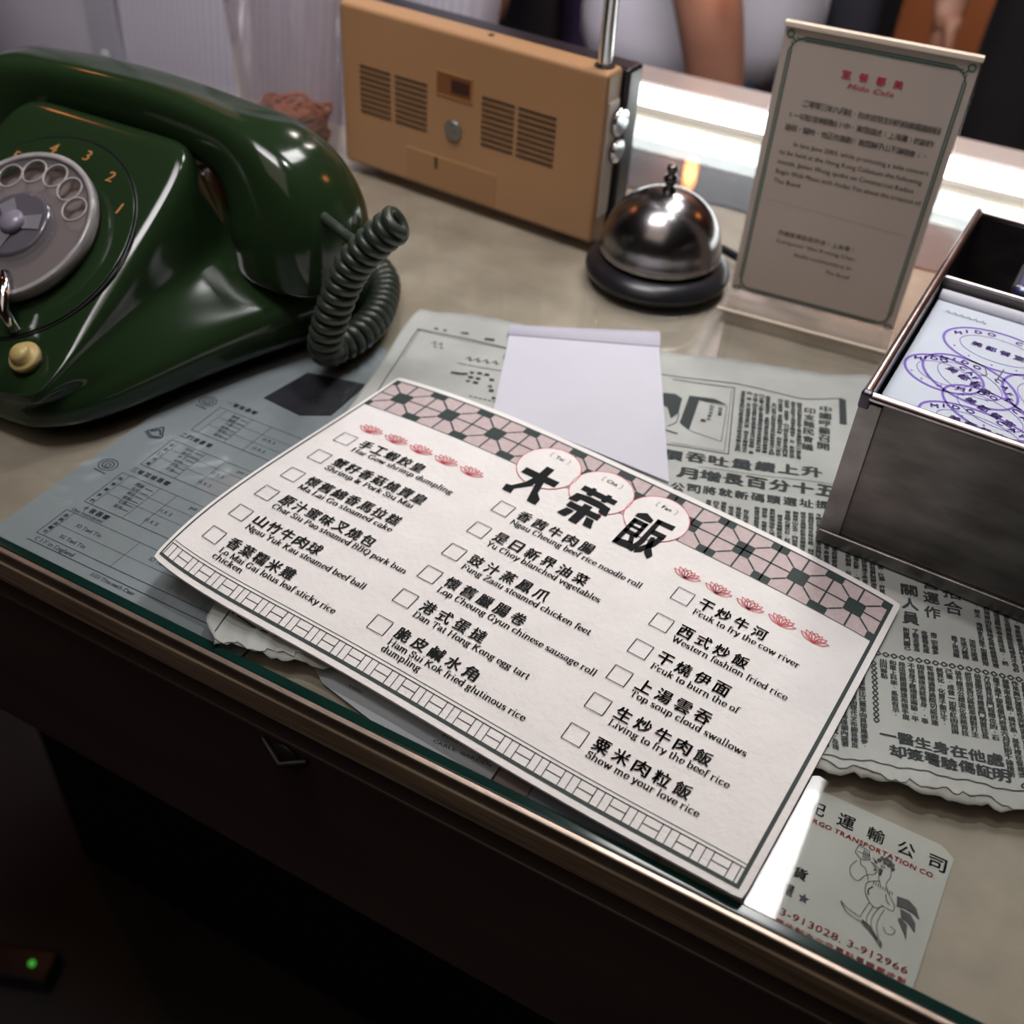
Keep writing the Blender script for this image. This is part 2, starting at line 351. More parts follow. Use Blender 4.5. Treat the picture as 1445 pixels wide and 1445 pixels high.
FILL = '的一是在不了有和人這中大為上個國我以要他時來用們生到作地於出就分對成會可主發年動同工也能下過子說產種面而方後多定行學法所民得經十三之進著等部度家電力裡如水化高自二理起小物現實加量都兩體制機當使點從業本去把性好應開它合還因由其些然前外天政四日那社義事平形相全表間樣與關各重新線內數正心反你明看原又麼利比或但質氣第向道命此變條只沒結解問意建月公無系軍很情者最立代想已通並提直題黨程展五果料象員革位入常文總次品式活設及管特件長求老頭基資邊流路級少圖山統接知較將組見計別她手角期根論運農指幾九區強放決西被幹做必戰先回則任取據處隊南給色光門即保治北造百規熱領七海口東導器壓志世金增爭濟階油思術極交受聯什認六共權收證改清己美再採轉更單風切打白教速花帶安場身車例真務具萬每目至達走積示議聲報鬥完類八離華名確才科張信馬節話米整空元況今集溫傳土許步群廣石記需段研界拉林律叫且究觀越織裝影算低持音眾書布復容兒須際商非驗連斷深難近礦千週委素技備半辦青省列習響約支般史感勞便團往酸歷市克何除消構府稱太準精值號率族維劃選標寫存候毛親快效斯院查江型眼王按格養易置派層片始卻專狀育廠京識適屬圓包火住調滿縣局照參紅細引聽該鐵價嚴'
def column(p, x, y_top, y_bot, size=2.9, down=False, dens=.96, bold=.042):
    """one vertical newspaper column of small Chinese type, y up"""
    y = y_top; pitch = size*.97
    while y-pitch > y_bot:
        if random.random() < .06: p.disc(x, y-pitch*.5, .28, 8)
        else: cjk(p, random.choice(FILL), x+random.uniform(-.06, .06), y-pitch/2, size, size*.93, bold, down=down)
        y -= pitch

# ------------------------------------------------------------------ room shell
def struct(name, mb, m, bevel=0):
    o = mb.build(name, m, bevel=bevel); o['kind'] = 'structure'; return o
FLOORM = mat('dark_floor_tiles', (.035, .028, .026), .5, noise=.4, nscale=6)
ORANGE = mat('orange_brown_wall', (.30, .085, .022), .6, noise=.25, nscale=3)
struct('floor', MB().box((-5, -2.5, -.1), (3, 3.5, 0)), FLOORM)
struct('wall_back', MB().box((-5, 3.4, 0), (3, 3.5, 2.9)), ORANGE)
struct('wall_left', MB().box((-5.1, -2.5, 0), (-5, 3.5, 2.9)), mat('dull_plaster', (.16, .13, .13), .8, noise=.1, nscale=4))
struct('wall_right', MB().box((3, -2.5, 0), (3.1, 3.5, 2.9)), MATS['dull_plaster'])
struct('wall_front', MB().box((-5, -2.6, 0), (3, -2.5, 2.9)), MATS['dull_plaster'])
struct('ceiling', MB().box((-5, -2.5, 2.9), (3, 3.5, 3.0)), mat('dim_ceiling', (.10, .09, .09), .8))
struct('trim_1', MB().box((-.79, 3.18, 0), (-.63, 3.4, 2.9)), mat('lavender_grey_pillar', (.34, .30, .34), .7), .004)
struct('trim_2', MB().box((-.62, 3.25, 0), (-.50, 3.4, 2.9)), mat('dark_brown_wood_post', (.03, .018, .014), .5, noise=.3, nscale=20), .004)
struct('trim_3', MB().box((-3.0, 3.25, 0), (-1.35, 3.4, 2.0)), mat('dark_panel', (.035, .028, .032), .6, noise=.3, nscale=8), .004)

# ceiling panel lamp, whose mirror image is the white patch in the glass beside the menu
lamp = thing('ceiling_panel_lamp', 'long rectangular white panel lamp hanging over the glass counter', 'lamp', (-.109, 1.22, 1.3))
MB().box((-.16, -.31, .0), (.16, .31, .05)).build('lamp_housing', mat('white_enamel', (.6, .6, .6), .4), lamp, bevel=.004)
MB().box((-.15, -.30, -.006), (.15, .30, -.0005)).build('diffuser', mat('lit_diffuser', (.9, .9, .9), .5, emit=(1, .985, .97), estr=26), lamp)
for sx in (-1, 1): MB().tube([(0, sx*.2, .05), (0, sx*.2, .648)], .004, 8).build('hanger', BLACKPL, lamp)
def bulb(loc, r, strength, label, col=(1, .30, .08)):
    t = thing('pendant_bulb', label, 'lamp', loc, group='warm bulbs of the cafe')
    prof = [(.001, -r*1.9), (r*.5, -r*1.7), (r*.85, -r*1.0), (r, 0), (r*.85, r*.8), (r*.45, r*1.5), (r*.35, r*1.9)]
    MB().lathe(prof, 20).build('glass_bulb', mat('warm_glow', (1, .6, .3), .4, emit=col, estr=strength), t, smooth=True)
    MB().lathe([(r*.4, r*1.85), (r*.45, r*2.0), (r*.45, r*3.2), (r*.2, r*3.4)], 16).build('socket', BLACKPL, t)
    MB().tube([(0, 0, r*3.3), (0, 0, 1.949-loc[2])], .003, 6).build('cable', BLACKPL, t)
    return t
bulb((-.314, 1.05, .0995), .0075, 26, 'tiny warm candle bulb hanging low before the person in white')
bulb((-1.9, 1.0, 1.35), .045, 110, 'warm clear bulb hanging over the shirted person')
bulb((.75, 1.9, 1.15), .045, 45, 'warm clear bulb added out of view at the far right for reflections')  # unseen bulb, added to give warm reflections from the right

# ------------------------------------------------------------------ the counter
ctr = thing('glass_counter', 'glass topped shop counter with wooden front edge and dark drawer front', 'counter', (0, 0, 0))
X0, X1, YF, YB = -.80, .75, .2268, .93
XM, YM = -.46, .752     # left of XM the counter is shallower
def fe(mb):     # the front edge is not quite parallel to the back rail
    mb.v = [(x, y-.0150*(x+.3734)+.0010 if y < .3 else y, z) for x, y, z in mb.v]; return mb
GL = clear('counter_glass', (.985, .995, .99), 1.5)
fe(MB().box((XM, YF+.0050, -.005), (X1, YB, 0)).box((X0, YF+.0050, -.005), (XM, YM, 0))).build('glass_top', GL, ctr)
fe(MB().box((X0, YF, -.005), (X1, YF+.0048, -.0001))).build('glass_edge', mat('green_glass_edge', (.006, .030, .024), .12, noise=.3, nscale=30), ctr, bevel=.0006, label='dark green polished edge of the glass')
fe(MB().box((XM, YF+.001, -.024), (X1, YB, -.0075)).box((X0, YF+.001, -.024), (XM, YM, -.0075))).build('counter_board', BOARD, ctr, label='beige mottled laminate board under the glass')
fe(MB().box((X0, .2235, -.0066), (X1, .2265, .0006))).build('metal_trim', mat('tarnished_brass_trim', (.50, .40, .33), .38, .8, noise=.35, nscale=24, bump=.3, bscale=60), ctr, bevel=.0009, seg=3)
fe(MB().box((X0, .2225, -.0205), (X1, .2276, -.0068))).build('wood_trim', mat('worn_light_wood', (.36, .27, .18), .6, noise=.5, nscale=45, bump=.4, bscale=90, stretch=(.25, 1, 3)), ctr, bevel=.0008)
fe(MB().box((X0, .2355, -.040), (X1, .25, -.0205))).build('shadow_gap', mat('black_recess', (.006, .004, .004), .8), ctr)
fe(MB().box((X0, .2265, -.158), (X1, .250, -.0395))).build('drawer_front', mat('dark_maroon_veneer', (.085, .058, .056), .45, noise=.25, nscale=20, stretch=(.2, 1, 1)), ctr, bevel=.0015)
MB().box((X0, .46, -.95), (X1, .76, -.158)).build('carcass', mat('black_carcass', (.008, .006, .006), .7), ctr)
l = MB(); l.lathe([(.004, 0), (.007, .0015), (.0075, .003), (.003, .0045)], 20)
l.xf(Matrix.Translation((-.207, .2265, -.046)) @ Matrix.Rotation(R(90), 4, 'X'))
l.tube([(-.219, .2240, -.041), (-.207, .2195, -.047), (-.195, .2240, -.042)], .0016, 8)
fe(l).build('latch', mat('old_bronze', (.035, .028, .024), .5, .5, noise=.4, nscale=80), ctr, smooth=True)
# raised back rail with a light tube along its foot
MB().box((XM, .934, -.03), (X1, .975, .020)).build('back_rail', mat('pale_worn_rail', (.40, .33, .30), .45, noise=.25, nscale=10), ctr, bevel=.003)
MB().box((XM, .76, -.95), (X1, .97, -.025)).build('back_panel', MATS['black_carcass'], ctr)
tb = MB().tube([(-.43, .917, .0145), (.72, .917, .0145)], .0085, 14).build('light_tube', mat('lit_tube', (1, 1, 1), .4, emit=(.93, 1, .98), estr=9), ctr, smooth=True, label='glowing white tube along the back rail')
for x in (-.443, .735): MB().box((x-.015, .905, .0005), (x+.015, .933, .026)).build('tube_holder', MATS['white_enamel'], ctr, bevel=.002)

def under(name, pts, z, m, label, cat, group=None):
    """sheet of paper lying under the glass; pts in world metres"""
    pts = [(x, y-.0150*(x+.3734)+.0010 if y < .2340 else y) for x, y in pts]; mb = MB(); n = len(pts); z = z+.003; z0 = z-.0003; mb.add([(x, y, z0) for x, y in pts]+[(x, y, z) for x, y in pts], [tuple(range(n-1, -1, -1)), tuple(range(n, 2*n))]+[(i, (i+1) % n, n+(i+1) % n, n+i) for i in range(n)])
    t = thing(name, label, cat, (0, 0, 0), group=group); mb.build('sheet', m, t); return t
# grey-blue cloth paper strip beyond the bell
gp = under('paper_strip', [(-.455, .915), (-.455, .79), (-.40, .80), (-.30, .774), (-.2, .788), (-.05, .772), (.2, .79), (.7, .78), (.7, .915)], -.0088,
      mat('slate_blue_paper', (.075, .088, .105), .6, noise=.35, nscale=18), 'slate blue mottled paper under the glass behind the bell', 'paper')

def flatS(x, y, z): return (x/1000, y/1000, z+.003)
# ---- price form at the left (world millimetres)
fm = under('price_form', [(-.3885, .2322), (-.3870, .33), (-.3855, .475), (-.235, .475), (-.2345, .2322)], -.0086, FORM, 'blue-grey printed price form under the glass beside the telephone', 'form')
P = Print()
def ftable(x0, x1, y0, y1, rows, cols, w=.42):
    P.line([(x0, y0), (x1, y0)], w); P.line([(x0, y1), (x1, y1)], w*.8); P.line([(x0, y0), (x0, y1)], w); P.line([(x0+4.5, y0), (x0+5.2, y1)], w*.6)
    for r_ in rows: P.line([(x0+5, r_), (x1, r_)], w*.6)
    for c_ in cols: P.line([(c_, y0), (c_+.6, y1)], w*.6)
ftable(-368.5, -236, 246.8, 266.5, [256.2], [-322, -268])
ftable(-365.5, -236, 275.5, 302.5, [286, 294], [-341, -330, -285])
ftable(-362.6, -236, 312.5, 337.2, [322, 330], [-340, -327, -285])
ftable(-360.0, -236, 349.5, 374.0, [358, 366], [-338, -325, -285])
P.line([(-369, 241.4), (-236, 241.0)], .5)
for (tx, ty, t) in ((-356, 259.3, '10 Tael Tin'), (-357, 249.6, '16 Tael Tin'), (-310, 259.3, '10 Tael Tin'), (-330, 288.5, 'H. K. $'), (-331, 279.5, 'H. K. $'), (-318, 298, 'per doz.'), (-327, 325, 'H. K. $'), (-328, 316, 'H. K. $'), (-316, 333, 'per doz.'),
                    (-322, 362, 'H. K. $'), (-322, 353, 'H. K. $')):
    serif(P, t.replace('.', '').replace('$', 'S').replace('1', 'l').replace('0', 'O').replace('6', 'G'), tx, ty, 3.4, down=False)
serif(P, 'C I F in England', -366, 242.6, 3.6, down=False); serif(P, 'One Instrument', -366.5, 267.4, 3.0, down=False)
serif(P, 'l44 Tins each Case'.replace('4', 'H'), -326, 236.9+.8, 3.2, down=False)
for (x, y, s_) in ((-361, 272.0, '十音器響'), (-362, 307.5, '三號皿音器響'), (-360, 343.6, '二四音器響'), (-358, 380, '一號音器響')):
    for i, ch in enumerate(s_): cjk(P, ch, x+i*4.3, y, 3.5, 3.5, .03, down=False)
for (x, y) in ((-351, 289), (-349, 325), (-347, 361)):
    for r_ in range(6):
        for q in range(2): cjk(P, random.choice(FILL), x+q*2.6-1+r_*.4, y+10-r_*3.6, 2.4, 2.6, .015, down=False); 
        P.line([(x+4, y+9.6-r_*3.6), (x+9, y+9.6-r_*3.6)], .5)
for y0, y1 in ((247.5, 266), (276, 302), (313, 337)):
    for k in range(5): cjk(P, random.choice(FILL), -365.5+(y0-247)*.09, y0+2+k*(y1-y0-3)/4.6, 2.4, 2.4, .03, down=False)
P.build('lettering', FORMINK, fm, flatS, -.0084)
P = Print()
for cx, cy, rx, ry in ((-376.3, 303.5, 5.2, 4.6), (-369.5, 375, 5, 4.4)):
    P = Print(); P.ring(cx, cy, rx, ry, .6); P.ring(cx, cy, rx*.62, ry*.62, .7); P.ring(cx+.3, cy-.5, 1.3, 1.6, .6); P.line([(cx-4, cy-6), (cx+4, cy-6.6)], .9)
    P.build('trade_mark', FORMINK, fm, flatS, -.0084, 'round printed trade mark')
P = Print()
P.line([(-379.5, 336.5), (-374, 343.5), (-368.5, 336), (-374, 333.8)], .9, True); P.line([(-377.5, 337), (-374, 340.5), (-370.5, 336.8)], 1.1); P.line([(-380, 335.5), (-374, 332.4), (-368, 335)], .8)
P.build('trade_mark', FORMINK, fm, flatS, -.0084, 'triangular printed trade mark')
dk = under('photo_print', [(-.345, .394), (-.339, .428), (-.303, .436), (-.303, .400), (-.318, .391)], -.0081, mat('dark_photo_print', (.035, .033, .045), .5, noise=.5, nscale=60), 'small dark photograph print lying on the price form', 'photograph')
# ---- transport company card at the right
cg = under('business_card', [(-.036, .2322), (-.034, .2945), (.0575, .2925), (.0600, .2912), (.0632, .2885), (.0603, .2345), (.0598, .2322)], -.0084, mat('aged_card_stock', (.45, .46, .42), .6, noise=.12, nscale=30), 'pale old transport company card with a rooster under the glass', 'card')
P = Print()
for i, ch in enumerate('利記運輸公司'): cjk(P, ch, -2.5+i*11.9+(.9 if i else 0), 284.6-i*.25, 6.8, 6.4, .018, down=False)
for i, ch in enumerate('招貨'): cjk(P, ch, 6.2+i*6.4, 252.8, 5.6, 5.2, .03, down=False)
for i, ch in enumerate('樓屋'): cjk(P, ch, 4.6+i*5.6, 244.0, 4.8, 5.0, .03, down=False)
P.poly([(16.6+2.3*math.sin(R(a))*(1 if k % 2 == 0 else .42), 243.4+2.3*math.cos(R(a))*(1 if k % 2 == 0 else .42)) for k, a in enumerate(range(0, 360, 36))])
P.build('chinese_lettering', mat('slate_ink', (.045, .06, .07), .8), cg, flatS, -.0082)
P = Print()
sans(P, 'LEE CARGO TRANSPORTATION CO.', -1.5, 277.2, 3.1, 60.0, .034, down=False, rot=-1.2)
sans(P, '4. 3-913028. 3-912966', 4.4, 233.0, 4.2, 53.0, .012, down=False)
for i in range(15):
    cjk(P, random.choice(FILL), 4+i*3.7, 230.0, 3.2, 2.4, .03, down=False)
P.build('red_lettering', mat('faded_red_ink', (.62, .08, .09), .8), cg, flatS, -.0082)
P = Print(); w = .28     # line drawing of a rooster holding up a parcel
def rl(pts, w_=.28): P.line([tuple(q) for q in catmull([(a, b) for a, b in pts], 4)], w_)
rl([(40.6, 263.0), (39.2, 266), (39.8, 269.5), (38.0, 270.0), (35.0, 271.2)]); rl([(42.8, 271.6), (43.2, 268), (42.4, 264.5), (44.2, 261), (47.0, 257.5), (47.2, 254.8), (45.0, 254.6), (42.5, 255.2)])
rl([(35.0, 271.2), (38.0, 268.8), (37.6, 266.5)]); rl([(40.2, 264.6), (37.6, 263.2), (35.8, 261.2), (36.2, 257.4), (38.6, 254), (41.2, 252.8), (43.4, 254.8)], .34)
rl([(37.6, 266.5), (34.6, 264.2), (32.6, 260.6), (29.6, 261.8), (28.6, 265.2), (30.2, 269.0)]); rl([(36.2, 262.4), (34.0, 267.0), (32.0, 268.0), (31.2, 270.0)])
rl([(38.2, 261.0), (37.0, 258.8), (37.6, 256.8)], .6); rl([(43.2, 260.2), (44.0, 258.0), (45.4, 256.6)], .34)
rl([(38.6, 254), (37.4, 249), (37.0, 246.5)]); rl([(40.2, 252.8), (39.2, 248.0), (39.6, 245.2)]); rl([(42.6, 254.2), (41.0, 249), (41.4, 245.0), (44.6, 240.0)]); rl([(44.2, 253.8), (43.2, 249), (43.4, 245.0), (46.0, 239.2)])
rl([(37.0, 246.5), (32.0, 247.6), (29.0, 249.4), (31.6, 246.4), (36, 244.8), (39.6, 245.2)]); rl([(44.6, 240.0), (46.6, 238.4), (45.4, 241.0), (46.8, 239.4)])
for k in range(9): a = 38+k*.9; P.line([(a, 263.4-k*.12), (a+.2, 262.0-k*.12)], .3)
rl([(45.4, 246.8), (46.8, 244.8), (49.0, 245.4), (49.6, 247.4), (47.6, 248.2)])
P.poly([(47.2, 261.6), (51.4, 262.2), (54.6, 260.2), (56.6, 256.2), (54.0, 257.6), (50.4, 258.2), (48.0, 257.4)]); P.poly([(49.2, 257.2), (53.2, 256.6), (55.6, 254.0), (56.2, 250.2), (53.6, 252.6), (50.4, 254.2)]); P.poly([(50.6, 253.6), (53.0, 251.8), (53.9, 246.0), (51.6, 249.6), (49.4, 252.6)])
P.poly([(37.8, 246.0), (40.8, 245.0), (44.6, 241.6), (45.0, 239.8), (41.0, 242.8), (38.0, 244.4)])
for cx, cy in ((37.8, 273.4), (38.6, 274.8), (40.2, 275.4), (41.6, 274.8), (42.8, 273.8), (43.2, 272.2), (41.6, 273.2), (40.0, 273.6)): P.disc(cx, cy, .85, 10)
P.disc(39.2, 269.0, .9, 10); P.disc(39.3, 267.7, .75, 10); P.disc(37.2, 268.4, .5, 8); P.ring(39.6, 271.2, .7, .6, .3, n=12); P.poly([(37.6, 271.9), (35.0, 273.6), (36.8, 271.2)])
P.line([(28.6, 272.2), (29.2, 276.2), (33.4, 275.2), (34.6, 271.6), (31.6, 270.2), (28.6, 272.2)], .3); P.line([(29.4, 273.0), (34.0, 273.4)], .3)
for k in range(4): P.line([(31.6+k*.7, 275.0-k*.3), (31.9+k*.6, 271.0+k*.2)], .35)
P.build('rooster_drawing', mat('grey_line_ink', (.07, .075, .075), .8), cg, flatS, -.0080)
# ---- letterhead slips near the front edge
gs = under('letterhead_slip', [(-.212, .2500), (-.195, .2386), (-.155, .2322), (-.1090, .2322), (-.1085, .2560), (-.17, .262)], -.0082, mat('white_letterhead', (.60, .62, .66), .7, noise=.08, nscale=20), 'white letterhead slip under the glass with cable garden address', 'paper')
P = Print()
sans(P, 'PHONE No. 32064', -136.5, 238.6+1.2, 2.3, 27, .008, down=False, rot=2); sans(P, '52065', -118.4, 238.0, 2.1, None, .006, down=False, rot=3)
sans(P, 'CABLE  GARDEN', -138.5, 234.2+1.4, 2.2, 27, .008, down=False, rot=2); sans(P, 'KONG', -184.5, 242.4, 2.2, None, .006, down=False, rot=-4); sans(P, 'HOTEL HONG', -187, 246.4, 2.1, None, .006, down=False, rot=-4)
P.build('lettering', FORMINK, gs, flatS, -.0080)
under('pink_slip', [(-.1080, .2322), (-.1075, .262), (-.093, .262), (-.0930, .2322)], -.0083, mat('dusty_pink_slip', (.34, .26, .25), .7), 'dusty pink paper slip under the glass below the menu', 'paper')
bs = under('blue_slip', [(-.0925, .2322), (-.0925, .262), (-.038, .262), (-.0380, .2322)], -.0085, mat('pale_blue_slip', (.30, .32, .38), .7), 'pale blue paper slip under the glass right of the pink slip', 'paper')
P = Print()
for i, ch in enumerate('元平八'): cjk(P, ch, -86+i*6.2, 241.8-i*.6, 3.6, 2.6, .04, down=False)
P.build('lettering', FORMINK, bs, flatS, -.0083)

# ------------------------------------------------------------------ newspaper
NA = R(15.5); NO = (-.255, .235)
nw = thing('newspaper', 'folded yellowing Chinese newspaper with torn edge lying under the menu', 'newspaper', (NO[0], NO[1], 0), NA)
def NH(x, y):      # gentle wrinkles, metres
    e = max(0., 1-abs(y+6)/22)
    return .0017+.00035*math.sin(x*.09+y*.05)+.0003*math.sin(y*.13-x*.04+1)+e*(.0011+.0008*math.sin(x*.31)+.0005*math.sin(x*.83+1))
def nl(y): return np.interp(y, [-8, -3, 3, 15, 100, 190, 230, 262, 280, 290], [9, 4, -.6, -1, 4, 9.5, 12.5, 13.6, 15, 18])
_rn = np.random.RandomState(3).uniform(-1, 1, 400)
def nb(x):
    return 1.3*float(np.interp(x/2.3, range(400), _rn))*(.4+.6*abs(math.sin(x*.041))) -6.6-1.3*math.sin(x*.11)-.9*math.sin(x*.37+1)-.5*math.sin(x*.93)-.35*math.sin(x*2.1)-(1.8 if x > 300 else 0)*min(1, (x-300)/30 if x > 300 else 0)
def nt_(x): return np.interp(x, [10, 33, 55, 90, 175, 205, 240, 268, 292, 420], [287, 291, 289.5, 285.5, 284, 287, 288, 286, 294, 297])+.4*math.sin(x*.4)
def news_sheet(name, m, parent, dz, ybias, x_end=425, nxs=220, nys=60, xb=0.):
    vs = []; fs = []
    for j in range(nys+1):
        tv = (j/nys)**1.6
        for i in range(nxs+1):
            u_ = i/nxs; x = u_*x_end; yb = nb(x+xb)+ybias; yt = nt_(x); y = yb+(yt-yb)*tv
            xl = nl(y); xx = xl+(x_end-xl)*u_; vs.append((xx/1000, y/1000, NH(xx, y)+dz))
    for j in range(nys):
        for i in range(nxs):
            a = j*(nxs+1)+i; fs.append((a, a+1, a+nxs+2, a+nxs+1))
    me = bpy.data.meshes.new(name); me.from_pydata(vs, [], fs); o = link(name, me, m, parent, smooth=True)
    s_ = o.modifiers.new('thickness', 'SOLIDIFY'); s_.thickness = .0003; s_.offset = -1; return o
news_sheet('top_page', NEWSPAPER, nw, 0, 0)
news_sheet('under_page', mat('aged_newsprint_inner', (.38, .38, .34), .9, noise=.25, nscale=60, bump=.5, bscale=200), nw, -.00055, -2.2, nxs=160, nys=20, xb=37.)
def NS(x, y, lift): return (x/1000, y/1000, NH(x, y)+lift)
P = Print()
# left advertisement
P.line([(22.9, 262.6), (50, 261.5), (80.8, 257.6)], .7); P.line([(23.5, 261.4), (80, 256.4)], .35); P.line([(22.9, 262.6), (21, 230), (19.3, 198), (14, 120), (7.2, -4)], .6); P.line([(24.4, 261), (22.6, 230)], .3)
P.fill(80.3, 257.5, 82.3, 246); P.line([(81.3, 246), (88, 190)], .7); P.line([(54.9, 234.2), (84, 232.4)], .5)
for x, y, w_ in ((33, 267, 3), (39, 266.6, 2.4), (51.5, 267, 5.5), (68, 263.6, 6)): cjk(P, random.choice(FILL), x, y, w_, 2.6, .05, down=False)
for x, y in ((55.6, 222.8), (58, 222.8), (60.4, 223.2), (62.6, 223.8), (66, 226.2), (70.5, 226.8), (75, 226.4), (66.5, 221.2), (71, 221), (66.0, 216.8), (70.5, 216.6), (79, 222), (79.5, 215.5), (81, 211.6), (84.4, 205)): cjk(P, random.choice(FILL), x, y, 3.3, 2.7, .05, down=False)
for k, x in enumerate((61, 66, 71.4, 77)): P.line([tuple(q) for q in catmull([(x-2, 240), (x, 242.5), (x+.6, 238.6), (x+2.2, 240.4)], 4)], .75)
for k, x in enumerate((37, 41)): P.line([tuple(q) for q in catmull([(x-2, 249), (x, 252), (x+.6, 246), (x+2.6, 247)], 4)], .5)
for k in range(6): P.line([(70+k*2.8, 203-k*.2), (72+k*2.8, 203-k*.2)], .8)
# lower left corner lines
P.line([(12, 8.4), (22, 3.2), (33, 1.4), (60, 0)], .8); P.line([(15.4, 9.8), (24, 5.0), (36, 3.0), (60, 1.6)], .5); P.line([(10.6, 14.6), (9.8, 8.6)], 1.3); P.line([(12.6, 15), (11.8, 10)], .4)
for k in range(7): cjk(P, random.choice(FILL), 21+k*3.1, 14-k*.3, 2.8, 2.6, .03, down=False)
# top rule and carton picture
P.line([(83, 256.6), (130, 256), (177.5, 256.8), (219, 259.4), (259, 256.4), (282, 263)], .55)
P.line([(182, 253.6), (218.6, 254.8), (219, 190.4), (184, 188.8)], .55); P.line([(217, 252), (216.8, 192.4), (187, 190.8)], .3)
P.poly([(193.2, 240.2), (199.4, 238.8), (196.0, 205.2), (190.2, 210.4)]); P.poly([(193.2, 240.2), (207.6, 241.2), (215.6, 236.8), (199.4, 237.8)])
P.line([(199.4, 237.4), (215.4, 235.4), (214.4, 200.6), (196.4, 204.6)], .35)
for k, ch in enumerate('白花油膏丸'): cjk(P, ch, 207.0-k*.25, 233.2-k*3.4, 2.6, 2.6, .03, down=False)
for k, ch in enumerate('特效藥'): cjk(P, ch, 211.8, 232-k*3, 2.4, 2.6, .03, down=False)
cjk(P, '藥', 203, 217, 3.2, 3.2, .02, down=False)
P.poly([(178, 238), (185, 239.2), (189.4, 236), (188.6, 220), (185, 213), (182, 224), (178, 226)]); P.line([(189, 220), (188.4, 210), (184, 205)], .5); P.line([(181, 201.6), (190, 199.6)], 1.0)
# body columns and titles
for k in range(10): column(P, 223.8+k*3.66, 253.4-.2*k-(6 if k == 5 else 0), 193.5+.2*k, 2.9)
for k, ch in enumerate('中國呼籲召開'): cjk(P, ch, 271.8-.3*k, 249.2-7.4*k, 6.8, 6.4, .026, down=False)
for k, ch in enumerate('印支難民會議'): cjk(P, ch, 262.6-.2*k, 244.8-7.2*k, 6.6, 6.2, .026, down=False)
P.fill(279.5, 262, 283.5, 236)
for k, ch in enumerate('價吞吐量續上升'): cjk(P, ch, 189.5+k*12.4, 180.4+k*.95, 11.2, 9.0, .05, down=False)
for k, ch in enumerate('月增長百分十五'): cjk(P, ch, 198.5+k*12.2, 166.2+k*.95, 11.4, 9.2, .052, down=False)
for k, ch in enumerate('公司將就新碼頭選址提'): cjk(P, ch, 194.6+k*8.35, 153.6+k*.72, 7.4, 6.4, .036, down=False)
P.line([(204, 173.6), (276, 178.4)], .3)
for k in range(17): column(P, 211.5+k*3.9+(1.6 if k > 5 else 0), 147.6+.35*k-(4 if k in (5, 9) else 0), 92 if k < 12 else 66, 2.9)
for k in range(6): column(P, 282+k*3.9, 150-1*k, 118 if k > 4 else 66+(10 if k == 4 else 0), 2.9)
for k in range(8): column(P, 200+k*3.9, 60, 2, 2.9) if k > 6 else None
for k in range(5): column(P, 270.5+k*3.95, 62.5, 1+.3*k, 3.0, bold=.036)
for k, ch in enumerate('關人員'): cjk(P, ch, 310.3-.2*k, 106.2-k*9.4, 7.8, 7.6, .026, down=False)
for k, ch in enumerate('營運作'): cjk(P, ch, 320.6-.2*k, 113.5-k*9.8, 7.6, 7.6, .026, down=False)
for k, ch in enumerate('招合'): cjk(P, ch, 330.4, 110.5-k*10.6, 8.6, 8.6, .02, down=False)
for k in range(4): column(P, 307.5+k*4.1, 81, 65.6, 2.9)
for k in range(3): column(P, 329+k*4.0, 81.5, 66, 2.9)
for k in range(12): column(P, 341.5+k*4.4, 122, 64+(k % 3), 2.9)
for k in range(34): x = 294+k*3.6; P.line([(x-1.45, 61.6), (x, 63), (x+1.45, 61.6), (x, 60.2)], .6, True)
for k in range(12): y = 54.6-k*2.95; P.line([(291.9-1.2, y), (291.9, y+1.4), (291.9+1.2, y), (291.9, y-1.4)], .6, True)
for k in range(26): column(P, 296.2+k*4.06, 58.6+.1*k, (23.2 if 0 < k < 12 else (44 if k == 0 else 3)), 3.1, bold=.036)
for k, ch in enumerate('一醫生身在他處'): cjk(P, ch, 296.3+k*7.15, 14.9-.25*k, 7.0, 6.5, .036, down=False)
for k, ch in enumerate('却簽署驗傷証明'): cjk(P, ch, 299.6+k*6.9, 7.0-.2*k, 6.9, 6.4, .036, down=False)
P.line([(262, -2.9), (300, -1.4), (322, -.9), (420, -.8)], .5, step=1.5)
for k in range(8): x = 349+k*3.6; P.line([(x-1.3, 1.6), (x, 3), (x+1.3, 1.6), (x, .2)], .6, True)
P.build('newsprint', NEWSINK, nw, NS, .00034)

# ------------------------------------------------------------------ receipt pad
pd = thing('receipt_pad', 'blank white notepad with folded gummed top lying on the newspaper', 'notepad', (0, 0, 0))
c00, c10, c11, c01 = [np.array(p) for p in ((-.2225, .4430, .0026), (-.1135, .4350, .0026), (-.1715, .5625, .0075), (-.2541, .5240, .0040))]
def PQ(u, v): return (1-u)*(1-v)*c00+u*(1-v)*c10+u*v*c11+(1-u)*v*c01
def quad(name, u0, u1, v0, v1, th, lift, m, nx=8, ny=12, bulge=0.):
    mb = MB(); secs = []
    for j in range(ny+1):
        v = v0+(v1-v0)*j/ny; b_ = bulge*math.sin(math.pi*j/ny)
        up = [PQ(u0+(u1-u0)*i/nx, v)+np.array([0, 0, lift+th+b_]) for i in range(nx+1)]; dn = [PQ(u0+(u1-u0)*i/nx, v)+np.array([0, 0, lift]) for i in range(nx, -1, -1)]
        secs.append([tuple(p) for p in up+dn])
    return mb.loft(secs).build(name, m, pd)
quad('pad_sheets', 0, 1, 0, .985, .0009, 0, WHITEPAPER)
quad('folded_header', -.004, 1.004, .885, 1.0, .0006, .0010, mat('glossy_shaded_header', (.48, .47, .56), .5, noise=.05, nscale=30), bulge=.003)  # fold shading painted in as a darker header colour

